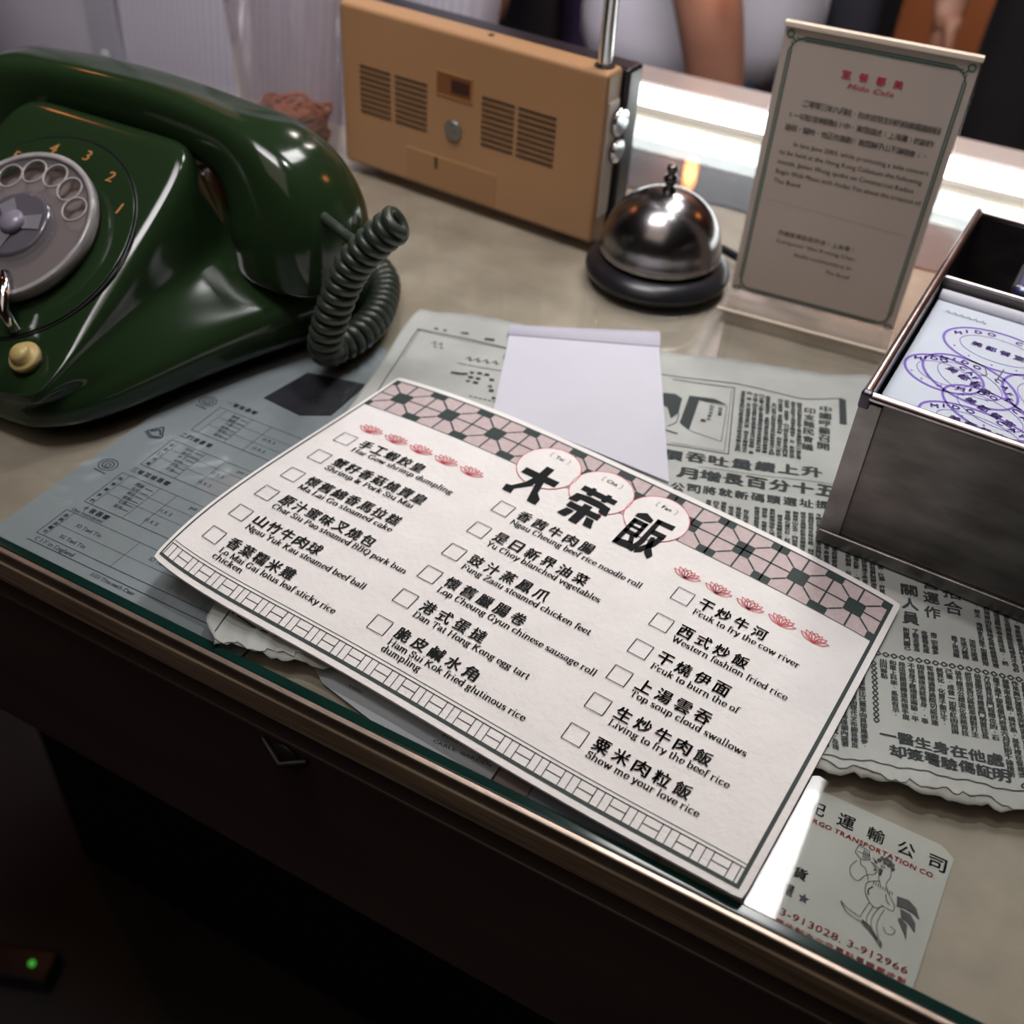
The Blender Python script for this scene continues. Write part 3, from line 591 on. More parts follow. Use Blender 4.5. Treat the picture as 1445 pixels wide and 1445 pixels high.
# ------------------------------------------------------------------ the menu card
mc = thing('menu_card', 'large cream dim sum menu card with green tile border and checkboxes', 'menu', (0, 0, 0))
_E = {'top': ([-.2837, .4405], [.0143, .4039], [[.01385, .07225], [-.00912, -.08743], [.00444, .00477], [.00466, .09301]]),
      'bot': ([-.2919, .2473], [-.0031, .2254], [[-.03018, -.0358], [.04234, .26653], [-.00824, -.50299], [-.00762, .27394]]),
      'left': ([-.2837, .4405], [-.2919, .2473], [[-.01146, .00452], [-.01788, -.00634], [-.023, .0045]]),
      'right': ([.0143, .4039], [-.0031, .2254], [[.00184, .00077]])}
_E = {k: tuple(np.array(x) for x in v) for k, v in _E.items()}
def _ev(k, t):
    c0, c1, co = _E[k]; return c0+(c1-c0)*t+sum(co[i]*t*(1-t)*t**i for i in range(len(co)))
def zcard(u, v): return .0045+.011*max(0, 1-u/.55)**2*max(v, 0)**1.5+.002*max(0, (u-.85)/.15)**2*(1-v)
CW, CH = 301., 186.5
def CS(x, y, lift):
    """menu card surface: millimetres from its top left corner (y down) -> position; the sheet is slightly curled"""
    u, v = x/CW, y/CH
    T0, B0, L0, R0 = _ev('top', u), _ev('bot', u), _ev('left', v), _ev('right', v); p00, p10, p11, p01 = _ev('top', 0), _ev('top', 1), _ev('bot', 1), _ev('bot', 0)
    p = (1-v)*T0+v*B0+(1-u)*L0+u*R0-((1-u)*(1-v)*p00+u*(1-v)*p10+u*v*p11+(1-u)*v*p01)
    return (p[0], p[1], zcard(u, v)+lift)
mb = MB(); secs = []
NXC, NYC = 80, 48
top = []; 
def cut(i, j):     # soft rounded corners
    x, y = CW*i/NXC, CH*j/NYC; r = 1.8
    for cx, cy, sx, sy in ((r, r, -1, -1), (CW-r, r, 1, -1), (CW-r, CH-r, 1, 1), (r, CH-r, -1, 1)):
        dx, dy = (x-cx)*sx, (y-cy)*sy
        if dx > 0 and dy > 0:
            d = math.hypot(dx, dy)
            if d > r: x, y = cx+sx*dx*r/d, cy+sy*dy*r/d
    return x, y
vs = []; fs = []
for k, lift in enumerate((0., -.0011)):
    for j in range(NYC+1):
        for i in range(NXC+1):
            x, y = cut(i, j); vs.append(CS(x, y, lift))
n1 = (NXC+1)*(NYC+1); idx = lambda k, i, j: k*n1+j*(NXC+1)+i
for j in range(NYC):
    for i in range(NXC):
        fs.append((idx(0, i, j), idx(0, i+1, j), idx(0, i+1, j+1), idx(0, i, j+1))); fs.append((idx(1, i, j+1), idx(1, i+1, j+1), idx(1, i+1, j), idx(1, i, j)))
for i in range(NXC):
    fs.append((idx(0, i, 0), idx(1, i, 0), idx(1, i+1, 0), idx(0, i+1, 0))); fs.append((idx(0, i+1, NYC), idx(1, i+1, NYC), idx(1, i, NYC), idx(0, i, NYC)))
for j in range(NYC):
    fs.append((idx(0, 0, j+1), idx(1, 0, j+1), idx(1, 0, j), idx(0, 0, j))); fs.append((idx(0, NXC, j), idx(1, NXC, j), idx(1, NXC, j+1), idx(0, NXC, j+1)))
MB().add(vs, fs).build('card_sheet', CARDPAPER, mc)
P = Print(); P.fill(2.6, 4.4, 297.4, 32.8, 5.); P.build('tile_band_fill', PINKINK, mc, CS, .00012, 'pale pink tile fill of the top border')
P = Print(); PT = 29.75; CX0 = 15.2; CY0 = 18.4; HB = 14.2; sq = 4.7; lw = .95
P.line([(1.9, 4.0), (298, 4.0)], 1.0); P.line([(2.2, 32.9), (297.6, 32.9)], .35)
for k in range(-1, 11):
    cx = CX0+k*PT
    def clipx(x): return min(max(x, 2.4), 297.6)
    if 0 <= k < 10:
        P.fill(clipx(cx-sq), CY0-sq, clipx(cx+sq), CY0+sq); P.line([(cx, CY0-HB), (cx, CY0+HB)], lw)
    mx = cx+PT/2
    for yy, sg in ((CY0-HB, 1), (CY0+HB, -1)):
        if mx-sq < 297 and mx+sq > 2.5: P.fill(clipx(mx-sq), yy, clipx(mx+sq), yy+sg*sq)
    if -1 < k < 10 and mx < 297: P.line([(mx, CY0-HB), (mx, CY0+HB)], lw)
    for sx in (-1, 1):
        if 0 <= k < 10:
            for sy in (-1, 1):
                a = (cx+sx*sq, CY0+sy*sq); b = (cx+sx*(PT/2-sq), CY0+sy*(HB-sq)); m_ = ((a[0]+b[0])/2, (a[1]+b[1])/2)
                P.line([a, m_, b], lw)
P.line([(2.4, CY0), (297.4, CY0)], lw)
P.line([(2.2, 4.0), (2.2, 183.2)], .8); P.line([(297.2, 3.6), (297.2, 183.0)], 1.7); P.line([(1.9, 182.6), (298, 182.6)], 1.7)
P.line([(3, 172.2), (296.6, 172.2)], .32); P.line([(3, 174.0), (296.6, 174.0)], .45)
x = 262.6-14.4*18
while x < 296:
    for dx in (0, 3.6, 7.2, 14.4):
        if 2.6 < x+dx < 296.4: P.line([(x+dx, 174), (x+dx, 182)], .42)
    a, b = max(x+7.2, 2.6), min(x+14.4, 296.4)
    if b > a: P.line([(a, 178), (b, 178)], .42)
    x += 14.4
P.build('border_lines', GREENINK, mc, CS, .00022, 'dark green tile and brick border lines')
CIR = ((113.9, 25.7), (145.9, 25.5), (178.2, 25.3))
P = Print()
for c_ in CIR: P.disc(c_[0], c_[1], 16.6)
P.build('title_discs', CARDPAPER, mc, CS, .00034, 'cream discs behind the title')
P = Print()
for c_ in CIR: P.ring(c_[0], c_[1], 16.6, 16.6, .42, n=72)
def lotus(cx, cy):
    for a, Lp, wd in ((0, 5.9, 1.9), (-27, 6.0, 1.5), (27, 6.0, 1.5), (-50, 6.9, 1.3), (50, 6.9, 1.3), (-72, 7.4, 1.1), (72, 7.4, 1.1)):
        pts = []
        for sg in (1, -1):
            seg = [(0, 0), (sg*wd, Lp*.55), (0, Lp)]
            q = catmull(seg, 3); pts += (q if sg == 1 else q[::-1])
        out = []
        for px, py in pts:
            c_, s_ = math.cos(R(a)), math.sin(R(a)); X = px*c_+py*s_; Y = -px*s_+py*c_
            out.append((cx+X, cy+3.2-Y*1.08-abs(X)*.10))
        P.line(out, .36)
for x in (21.6, 37.3, 53.0, 68.7, 84.6): lotus(x, 51.2)
for i, x in enumerate((209.3, 225.8, 242.2, 258.4, 274.8)): lotus(x, 50.2-.25*i)
P.build('red_line_art', REDINK, mc, CS, .00044, 'red circles and lotus flowers')
ROWS = (61, 80, 99, 117, 135, 153.6)
MENU = [(12.6, 25.4, 8.15, [('手工蝦餃皇', ['Har Gow shrimp dumpling']), ('蟹籽香菇燒賣皇', ['Shrimp & Pork Siu Mai']), ('懷舊綿香馬拉糕', ['Ma Lai Go steamed cake']), ('原汁蜜味叉燒包', ['Char Siu Pao steamed BBQ pork bun']), ('山竹牛肉球', ['Ngau Yuk Kau steamed beef ball']), ('香葉糯米雞', ['Lo Mai Gai lotus leaf sticky rice', 'chicken'])]),
        (110.0, 122.6, 9.0, [('香茜牛肉腸', ['Ngau Cheung beef rice noodle roll']), ('是日新界油菜', ['Yu Choy blanched vegetables']), ('豉汁蒸鳳爪', ['Fung Zaau steamed chicken feet']), ('懷舊臘腸卷', ['Lop Cheung Gyun chinese sausage roll']), ('港式蛋撻', ['Dan Tat Hong Kong egg tart']), ('脆皮鹹水角', ['Ham Sui Kok fried glutinous rice', 'dumpling'])]),
        (210.0, 222.4, 9.05, [('干炒牛河', ['Fcuk to fry the cow river']), ('西式炒飯', ['Western fashion fried rice']), ('干燒伊面', ['Fcuk to burn the of']), ('上湯雲吞', ['Top soup cloud swallows']), ('生炒牛肉飯', ['Living to fry the beef rice']), ('粟米肉粒飯', ['Show me your love rice'])])]
P = Print()
for bx, tx, pitch, items in MENU:
    for ry, (cn, en) in zip(ROWS, items):
        y = ry-(1.0 if bx > 200 and ry < 70 else 0)
        P.rect(bx, y, bx+8.6, y+8.6, .36)
        for k, ch in enumerate(cn): cjk(P, ch, tx+3.4+k*pitch, y+2.9, 7.0, 7.0, .022)
        for k, t in enumerate(en): serif(P, t, tx-(.4 if k else 0), y+10.8+k*4.35, 5.0, rot=0., width=None if 0 else sum(.25 if c == ' ' else serif_glyph(c)[0] for c in t)*(5.6 if bx < 50 and len(t) < 30 else 5.2))
# heavy title characters built from blocks in a 20 x 28 cell
def block(cx, y0, polys, w=20., h=28.):
    for q in polys: P.poly([(cx+(a-.5)*w, y0+b*h) for a, b in q])
block(114.8, 25.4, [[(-.02, .24), (1.0, .24), (1.0, .42), (-.02, .42)], [(.38, 0), (.62, 0), (.62, .34), (.38, .34)], [(.38, .34), (.62, .34), (.50, .62), (.22, .86), (.26, 1.0), (.0, 1.0), (-.04, .84), (.1, .82), (.30, .6)],
                     [(.48, .40), (.66, .34), (.80, .72), (.98, .84), (1.0, 1.0), (.74, 1.0)]])
block(146.2, 25.0, [[(.0, .04), (.22, .04), (.22, .0), (.34, .0), (.34, .05), (.66, .05), (.66, 0), (.80, 0), (.80, .05), (1.0, .05), (1.0, .19), (.80, .19), (.76, .24), (.66, .24), (.62, .19), (.38, .19), (.34, .24), (.22, .24), (.2, .19), (.0, .19)],
                     [(.0, .30), (.34, .25), (.66, .25), (1.0, .30), (1.06, .52), (.82, .52), (.78, .42), (.22, .42), (.18, .52), (-.06, .52)],
                     [(.04, .56), (.96, .56), (.96, .70), (.04, .70)], [(.38, .46), (.62, .46), (.62, 1.0), (.38, 1.0)], [(.10, .74), (.32, .74), (.24, .95), (.0, .95)], [(.68, .74), (.90, .74), (1.0, .95), (.76, .95)]])
block(178.6, 25.0, [[(.0, .10), (.20, .0), (.46, .10), (.46, .20), (.0, .20)], [(.02, .24), (.44, .24), (.44, .36), (.02, .36)], [(.02, .24), (.14, .24), (.14, .98), (.02, .98)], [(.33, .24), (.44, .24), (.44, .66), (.33, .66)], [(.02, .42), (.44, .42), (.44, .49), (.02, .49)], [(.02, .56), (.44, .56), (.44, .66), (.02, .66)],
                     [(.02, .86), (.46, .80), (.48, .98), (.02, 1.0)], [(.24, .64), (.36, .64), (.48, .84), (.34, .84)],
                     [(.52, .02), (1.02, .0), (1.02, .14), (.52, .14)], [(.52, .02), (.66, .02), (.66, .70), (.58, 1.0), (.44, .98), (.52, .70)], [(.62, .30), (1.0, .30), (1.0, .43), (.62, .43)], [(.86, .40), (1.0, .40), (.94, .64), (.76, .92), (.62, 1.0), (.60, .88), (.76, .68)], [(.70, .50), (.80, .46), (.92, .74), (1.06, .88), (1.0, 1.0), (.84, .90), (.74, .70)]])
for (x, t) in ((114.2, 'Tai'), (146.4, 'Cha'), (178.8, 'Fan')):
    sans(P, t, x, 17.2, 3.7, None, .022, align='c')
    for sg in (-1, 1): P.line([(x+sg*4.6, 13.9), (x+sg*5.6, 14.5), (x+sg*5.6, 17.2), (x+sg*4.6, 17.8)], .22)
P.build('lettering', BLACKINK, mc, CS, .00056)

# ------------------------------------------------------------------ telephone
ph = thing('rotary_telephone', 'dark green rotary dial telephone with clear finger wheel at the left', 'telephone', (-.4746, .298, 0))
TI = R(31)
def zf(y): return .030+y*math.tan(TI)
st = [  # y, half base, skirt edge z, crease half x, crease z, top half x, top z
    (-.004, .052, .018, .058, .023, .058, .0245), (.0, .060, .021, .066, .027, .0665, .0300), (.012, .078, .024, .0685, .0335, .069, zf(.012)), (.045, .091, .027, .0715, .041, .070, zf(.045)),
    (.085, .104, .031, .073, .048, .0705, zf(.085)), (.120, .118, .033, .074, .053, .070, zf(.120)), (.132, .124, .034, .074, .054, .066, .1105), (.141, .128, .034, .074, .055, .060, .1125), (.146, .130, .034, .074, .055, .056, .108),
    (.149, .131, .034, .074, .055, .054, .090), (.182, .138, .034, .074, .055, .054, .088), (.186, .138, .034, .074, .055, .056, .100), (.205, .134, .033, .072, .050, .050, .094), (.215, .124, .026, .066, .036, .044, .060)]
secs = []
for (y, wb, zb, xc, zc, wt, zt) in st:
    half = [(wb-.004, .0035), (wb, .007), (wb, zb-.006), (wb-.006, zb), (xc+(wb-xc)*.45, zb+(zc-zb)*.45), (xc+.003, zc-.001), (xc, zc+.003), (wt+.001, zt-.006 if zt-.006 > zc+.004 else zc+.0045), (wt-.005, zt), (wt*.5, zt)]
    secs.append([(x, y, z) for x, z in half]+[(0, y, zt)]+[(-x, y, z) for x, z in half[::-1]])
bm_ = MB().loft(secs)
body = bm_.build('body', PHONE, ph, smooth=True)
for md in list(body.modifiers): body.modifiers.remove(md)
b_ = body.modifiers.new('sub', 'SUBSURF'); b_.levels = 2; b_.render_levels = 2
for i, sx in enumerate((-1, 1)):
    MB().box((sx*.043-.004, .150, .085), (sx*.043+.004, .190, .106)).build('cradle_hook', PHONE, ph, bevel=.003, seg=3)
FM = Matrix.Translation((0, 0, .030)) @ Matrix.Rotation(TI, 4, 'X') @ Matrix.Translation((0, .0796, 0))   # dial frame: origin at hub, z out of the sloping face
def dialpart(mb, name, m, smooth=True, par=None, **k): return mb.xf(FM).build(name, m, par or ph, smooth=smooth, **k)
ring = MB().lathe([(.0644, -.004), (.0644, .0008), (.0638, .0014), (.052, .0014), (.048, .0006), (.001, .0006)], 96)
rg = dialpart(ring, 'number_ring', PHONE)
grv = MB(); n = 96; grv.tube([(.0652*math.cos(2*math.pi*i/n), .0652*math.sin(2*math.pi*i/n), .0001) for i in range(n+1)], .0007, 6)
dialpart(grv, 'ring_groove', BLACKPL, par=rg)
dialpart(MB().lathe([(.0445, .0006), (.0445, .0026), (.044, .003), (.001, .003)], 72), 'dial_plate', mat('brown_grey_dial_plate', (.24, .195, .18), .45, .1), par=rg)
# digits printed round the ring
P = Print(); GOLD = mat('orange_digit_paint', (.62, .30, .09), .5)
for k, ch in enumerate('1234567890'):
    a = 34+24.3*k; g = glyph(ch, .015); b = g[2]; cx, cy = (b[0]+b[2])/2, (b[1]+b[3])/2
    P.put(([(x-cx, y-cy) for x, y in g[0]], g[1]), 56.2*math.cos(R(a)), 56.2*math.sin(R(a)), 10.0, 9.6, 0, down=False, slant=.12)
P.build('digits', GOLD, rg, lambda x, y, l_: tuple(FM @ Vector((x/1000, y/1000, l_))), .0018)
# clear finger wheel with ten finger holes
WR = .0465; HR = .0345; hr = .0072
bmw = bmesh.new(); zt0, zt1 = .0065, .0092
CLEARPL = clear('clear_finger_wheel', (.86, .84, .84), 1.5, .04, .16, (.5, .46, .48))
def wheel_ring():
    mb = MB(); 
    # outer rim and inner rim as lathes, web between as plate with holes made from angular cells
    mb.lathe([(WR-.0015, .0045), (WR, .0055), (WR, .0108), (WR-.0018, .0105), (WR-.003, .0095), (WR-.003, .0075)], 96)
    return mb
rim = MB(); prof = [(WR-.0035, .0060), (WR-.0015, .0045), (WR, .0055), (WR, .0108), (WR-.0018, .0108), (WR-.0035, .0108)]
nn = 96; vs = []; fs = []
for i in range(nn):
    a = 2*math.pi*i/nn
    for r_, z_ in prof: vs.append((r_*math.cos(a), r_*math.sin(a), z_))
for i in range(nn):
    j = (i+1) % nn
    for k in range(len(prof)): l_ = (k+1) % len(prof); fs.append((i*6+k, i*6+l_, j*6+l_, j*6+k))
rim.add(vs, fs)
fwl = dialpart(rim, 'finger_wheel', mat('clear_rim_plastic', (.42, .40, .40), .08, noise=.2, nscale=120, coat=.5))
# web with real holes: triangulated annulus minus discs through a filled curve
cu = bpy.data.curves.new('web', 'CURVE'); cu.dimensions = '2D'; cu.fill_mode = 'BOTH'; cu.extrude = .0012
def circ(cx, cy, r_, n=40):
    sp = cu.splines.new('POLY'); sp.points.add(n-1); sp.use_cyclic_u = True
    for i in range(n): a = 2*math.pi*i/n; sp.points[i].co = (cx+r_*math.cos(a), cy+r_*math.sin(a), 0, 1)
circ(0, 0, WR-.003, 80); circ(0, 0, .019, 48)
for k in range(10): a = R(34+24.3*k); circ(HR*math.cos(a), HR*math.sin(a), hr, 24)
oc = bpy.data.objects.new('web', cu); COL.objects.link(oc); dg = bpy.context.evaluated_depsgraph_get(); me = bpy.data.meshes.new_from_object(oc.evaluated_get(dg)); bpy.data.objects.remove(oc)
me.transform(FM @ Matrix.Translation((0, 0, .0085))); me.materials.clear(); link('wheel_web', me, CLEARPL, fwl)
for k in range(10):
    a = R(34+24.3*k); t = MB(); t.tube([(HR*math.cos(a)+hr*math.cos(q), HR*math.sin(a)+hr*math.sin(q), .0096) for q in np.linspace(0, 2*math.pi, 25)], .0007, 6, cap=False)
    dialpart(t, 'hole_rim', MATS['clear_rim_plastic'], par=fwl)
dialpart(MB().lathe([(.0205, .004), (.0215, .0085), (.0195, .0112), (.0180, .0108), (.001, .0108)], 64), 'hub_disc', mat('smoky_hub_plastic', (.11, .10, .12), .12, coat=.6), par=fwl)
for k in range(3):
    a = R(20+120*k); q = MB(); q.add([(.004*math.cos(a-1.2), .004*math.sin(a-1.2), .0118), (.017*math.cos(a-.28), .017*math.sin(a-.28), .0114), (.017*math.cos(a+.28), .017*math.sin(a+.28), .0114), (.004*math.cos(a+1.2), .004*math.sin(a+1.2), .0118)], [(0, 1, 2, 3)])
    dialpart(q, 'hub_spoke', mat('grey_spoke', (.28, .27, .31), .3, .3), smooth=False, par=fwl)
dialpart(MB().lathe([(.0068, .0095), (.0072, .0132), (.0055, .0152), (.001, .0158)], 32), 'hub_cap', mat('lilac_grey_cap', (.25, .23, .30), .25), par=fwl)
fsm = MB(); fsm.tube([(.062*math.cos(R(-59)), .062*math.sin(R(-59)), .002), (.056*math.cos(R(-59)), .056*math.sin(R(-59)), .012), (.044*math.cos(R(-59)), .044*math.sin(R(-59)), .0135), (.033*math.cos(R(-60)), .033*math.sin(R(-60)), .0130)], [.0030, .0032, .0034, .0028], 10)
dialpart(fsm, 'finger_stop', CHROME)
bt = MB().lathe([(.0085, 0), (.0088, .004), (.0078, .0055), (.0055, .0055), (.0055, .0085), (.0040, .0100), (.001, .0106)], 32)
bt.xf(Matrix.Translation((.0485, (.0150-.0796), 0))); dialpart(bt, 'button', mat('cream_button', (.52, .40, .16), .3))
# handset
HYc = .165
prof = [(.1120, .0400, .0310, .0310), (.1125, .0450, .0365, .0360), (.1125, .0580, .0375, .0365), (.1095, .0750, .0360, .0360), (.1010, .0910, .0310, .0310), (.0860, .1035, .0245, .0230), (.0650, .1105, .0195, .0180), (.0350, .1150, .0182, .0160), (.0, .1165, .0180, .0155)]
full = prof+[(-a, b, c, d) for a, b, c, d in prof[-2::-1]]
pth = catmull([(a, b, c, d) for a, b, c, d in full], 5); secs = []
ang = []
for i, (x, z, ry, rt) in enumerate(pth):
    q0, q1 = pth[max(i-1, 0)], pth[min(i+1, len(pth)-1)]; tx, tz = q1[0]-q0[0], q1[1]-q0[1]; L = math.hypot(tx, tz); tx, tz = tx/L, tz/L
    if i < 4: tx, tz = -.05, 1.
    if i > len(pth)-5: tx, tz = -.05, -1.
    nx, nz = -tz, tx; sec = []
    f = min(1, max(0, (abs(x)-.09)/.03)); ex = 2/(2.1+(1-f)*1.6)
    for k in range(28):
        a = 2*math.pi*k/28; c_, s_ = math.cos(a), math.sin(a); cc = math.copysign(abs(c_)**ex, c_); ss = math.copysign(abs(s_)**ex, s_)
        sec.append((x+nx*ss*rt, HYc+cc*ry, z+nz*ss*rt))
    secs.append(sec)
hs = MB().loft(secs).build('handset', PHONE, ph, smooth=True)
for md in list(hs.modifiers): hs.modifiers.remove(md)
for sx in (-1, 1):
    q = MB().tube([(sx*.1125+.0366*math.cos(t_), HYc+.0366*math.sin(t_), .0490) for t_ in np.linspace(0, 2*math.pi, 49)], .0006, 6, cap=False)
    q.build('cap_seam', BLACKPL, hs, smooth=True)
# coiled cord
crd = MB(); CORD = mat('dark_green_rubber_cord', (.030, .042, .030), .35)
ctrl = [(.198, .136, .106), (.185, .133, .093), (.172, .130, .076), (.164, .127, .058), (.158, .125, .040), (.152, .127, .022), (.148, .137, .0118), (.152, .160, .0108), (.147, .190, .0108), (.130, .222, .0108), (.10, .244, .0108)]
cl = catmull(ctrl, 40); cl = [Vector(p) for p in cl]; s_acc = 0; hel = []; ref = None; 
for i in range(len(cl)-1):
    t = (cl[i+1]-cl[i]); L = t.length; t.normalize()
    if ref is None: ref = t.orthogonal().normalized()
    ref = (ref-t*ref.dot(t)).normalized(); bn = t.cross(ref); sub = 4
    for k in range(sub):
        s1 = s_acc+L*k/sub; ph_ = 2*math.pi*s1/.0066; p = cl[i].lerp(cl[i+1], k/sub); hel.append(p+(ref*math.cos(ph_)+bn*math.sin(ph_))*.0073)
    s_acc += L
# resample helix evenly
crd.tube(hel, .0030, 8)
stub = [(.130, .153, .088), (.150, .146, .0855), (.160, .143, .0835), (.170, .139, .085), (.177, .136, .089)]
crd.tube([tuple(p) for p in catmull(stub, 5)], .0030, 10)
crd.build('coiled_cord', CORD, ph, smooth=True, label='dark coiled rubber cord')
for md in list(COL.objects['coiled_cord'].modifiers): COL.objects['coiled_cord'].modifiers.remove(md)

# ------------------------------------------------------------------ radio, seen from its back
RA = R(-5.5); rd = thing('portable_radio', 'cream and black portable radio turned back to front, standing behind the telephone', 'radio', (-.4824, .6777, .0004), RA)
W_, Hh = .2235, .1195
sh = MB().box((0, 0, .001), (W_, .0215, Hh)).build('back_shell', CREAM, rd, bevel=.0035, seg=4)
MB().box((.004, .0218, .004), (W_+.004, .042, Hh-.002)).build('front_shell', mat('black_radio_case', (.012, .012, .016), .3), rd, bevel=.003, seg=3, label='black front half of the radio case')
slot_me = None
for x0, x1, zb_ in ((.0185, .0470, .0445), (.0510, .0800, .0445), (.1275, .1545, .0480), (.1575, .1880, .0480)):
    slot_me = None
    for k in range(9):
        z = zb_+k*.0041
        if slot_me is None: slot = MB().box((x0, -.0004, 0), (x1, .0006, .0017)).build('vent_slot', DARKSLOT, rd, loc=(0, 0, z)); slot_me = slot.data
        else: slot = bpy.data.objects.new('vent_slot', slot_me); COL.objects.link(slot); slot.parent = rd; slot.location = (0, 0, z)
MB().box((.0605, -.0005, .004), (.1415, .0008, .0290)).build('battery_door', mat('cream_door_plastic', (.37, .20, .085), .45), rd, bevel=.0005)
MB().box((.0875, -.0002, .0195), (.0900, -.0009, .0280)).build('door_notch', DARKSLOT, rd)
so = MB(); so.box((.0880, -.0006, .0745), (.1195, .0004, .0755)); so.box((.0880, -.0006, .0905), (.1195, .0004, .0915)); so.box((.0880, -.0006, .0745), (.0890, .0004, .0915)); so.box((.1185, -.0006, .0745), (.1195, .0004, .0915))
so.build('socket_frame', mat('orange_brown_plastic', (.42, .19, .06), .5), rd)
MB().box((.0890, -.0003, .0755), (.1185, .0003, .0905)).build('socket_recess', mat('deep_brown_recess', (.20, .075, .02), .6), rd)
MB().box((.101, -.0008, .079), (.1165, .0002, .088)).build('socket_plug', mat('dark_red_brown_plug', (.05, .015, .01), .4), rd, bevel=.0004)
kn = MB().lathe([(.0072, 0), (.0074, .0012), (.0062, .0020), (.001, .0022)], 28).xf(Matrix.Translation((.1035, 0, .0520)) @ Matrix.Rotation(R(90), 4, 'X'))
kn.build('coin_screw', mat('dull_grey_metal', (.30, .29, .27), .4, .7, noise=.3, nscale=200), rd, smooth=True)
an = MB().tube([(.2135, .012, .116), (.2125, .0125, .30)], .0047, 16); an.tube([(.2125, .0125, .29), (.2105, .0135, .50)], .0036, 14); an.build('antenna', CHROME, rd, smooth=True)
MB().lathe([(.0068, .1185), (.0068, .1205), (.0055, .1212), (.0055, .1185)], 24, (.2135, .012, 0)).build('antenna_collar', BLACKPL, rd, smooth=True)
MB().lathe([(.0022, Hh-.0002), (.0022, Hh+.0006), (.001, Hh+.0007)], 16, (.125, .012, 0)).build('top_peg', DARKSLOT, rd)
for z, r_ in ((.084, .010), (.064, .0085)):
    q = MB().lathe([(r_, 0), (r_, .0035), (r_*.8, .0042), (.001, .0042)], 28).xf(Matrix.Translation((W_, .0195, z)) @ Matrix.Rotation(R(90), 4, 'Y')); q.build('side_knob', CHROME, rd, smooth=True)
MB().box((W_-.0005, .004, .02), (W_+.0012, .018, .10)).build('side_panel', mat('pale_side_plastic', (.52, .42, .34), .35), rd, bevel=.0006)
for x in (.02, .2): MB().box((x-.008, .006, 0), (x+.008, .036, .002)).build('foot', BLACKPL, rd)

# ------------------------------------------------------------------ clear jar with rubber bands
jr = thing('plastic_jar', 'tall clear plastic jar standing between telephone and radio', 'jar', (-.527, .674, 0))
rb, rt_, jh = .037, .0445, .235
def rw(z): return rb+(rt_-rb)*min(1, z/.12)
outer = [(rb-.004, .0006), (rb, .003)]+[(rw(z), z) for z in (.02, .05, .08, .12, .16, .20)]+[(rt_, jh)]
MB().lathe(outer+[(rt_-.0015, jh)]+[(rw(z)-.0015, z) for z in (.20, .12, .05, .02)]+[(rb-.0035, .0035), (.001, .0035)], 48).build('jar_wall', clear('frosted_clear_plastic', (.93, .91, .92), 1.45, .08, .10, (.75, .72, .75)), jr, smooth=True)
MB().tube([((rt_-.0005)*math.cos(a), (rt_-.0005)*math.sin(a), jh) for a in np.linspace(0, 2*math.pi, 41)], .0018, 8, cap=False).build('jar_rim', MATS['frosted_clear_plastic'] if 'frosted_clear_plastic' in MATS else clear('jar_rim_plastic', (.9, .9, .9), 1.45, .1, .3), jr, smooth=True)
rbm = MB()
for k in range(150):
    r_ = random.uniform(.010, .020); a = random.uniform(0, 6.28); z = .003+.027*random.random(); rr = random.uniform(0, max(.002, (.031-r_)*1.0)); 
    M = Matrix.Translation((rr*math.cos(a), rr*math.sin(a), z+.004)) @ Matrix.Rotation(random.uniform(0, 3.14), 4, 'Z') @ Matrix.Rotation(random.uniform(-.35, .35), 4, 'X')
    q = MB().tube([(r_*math.cos(t_), r_*.7*math.sin(t_)*(1+.2*math.sin(3*t_)), .002*math.sin(2*t_)) for t_ in np.linspace(0, 2*math.pi, 21)], .0016, 5, cap=False).xf(M); rbm.add(q.v, q.f)
rbo = rbm.build('rubber_bands', mat('orange_brown_rubber', (.42, .11, .03), .5, col2=(.26, .055, .016), nscale=60), None, loc=(-.527, .674, ZT+.0005), smooth=True)
rbo['label'] = 'heap of orange-brown rubber bands at the bottom of the clear jar'; rbo['category'] = 'rubber bands'; rbo['kind'] = 'stuff'

# ------------------------------------------------------------------ call bell
bl = thing('call_bell', 'steel domed counter bell on a black round base', 'bell', (-.2062, .6490, .0003))
MB().lathe([(.0485, 0), (.0495, .003), (.0490, .0060), (.0455, .0100), (.0400, .0130), (.030, .0140), (.001, .0145)], 64).build('bell_base', BLACKPL, bl, smooth=True)
dome = [(.0398, .0150), (.0412, .0160), (.0412, .0205), (.0400, .0215)]+[(.0400*math.cos(R(a)), .0215+.0375*math.sin(R(a))) for a in range(8, 86, 6)]+[(.001, .0590)]
MB().lathe(dome, 64).build('bell_dome', STEEL, bl, smooth=True)
MB().lathe([(.0045, .0585), (.0048, .0605), (.0030, .0612), (.0030, .0640), (.0046, .0650), (.0050, .0672), (.0036, .0692), (.0024, .0700), (.0034, .0720), (.0040, .0740), (.0030, .0756), (.001, .0762)], 24).build('striker_button', mat('dark_worn_metal', (.16, .14, .14), .25, 1.), bl, smooth=True)
pn = thing('pen', 'thin black pen lying behind the bell and the sign', 'pen', (-.183, .703, .0035), R(-25))
MB().tube([(0, 0, 0), (.008, 0, 0), (.085, 0, 0), (.10, 0, 0)], [.0012, .0032, .0034, .0030], 14).build('pen_barrel', BLACKPL, pn, smooth=True)
MB().box((.062, -.0012, .003), (.098, .0012, .0045)).build('pen_clip', CHROME, pn)

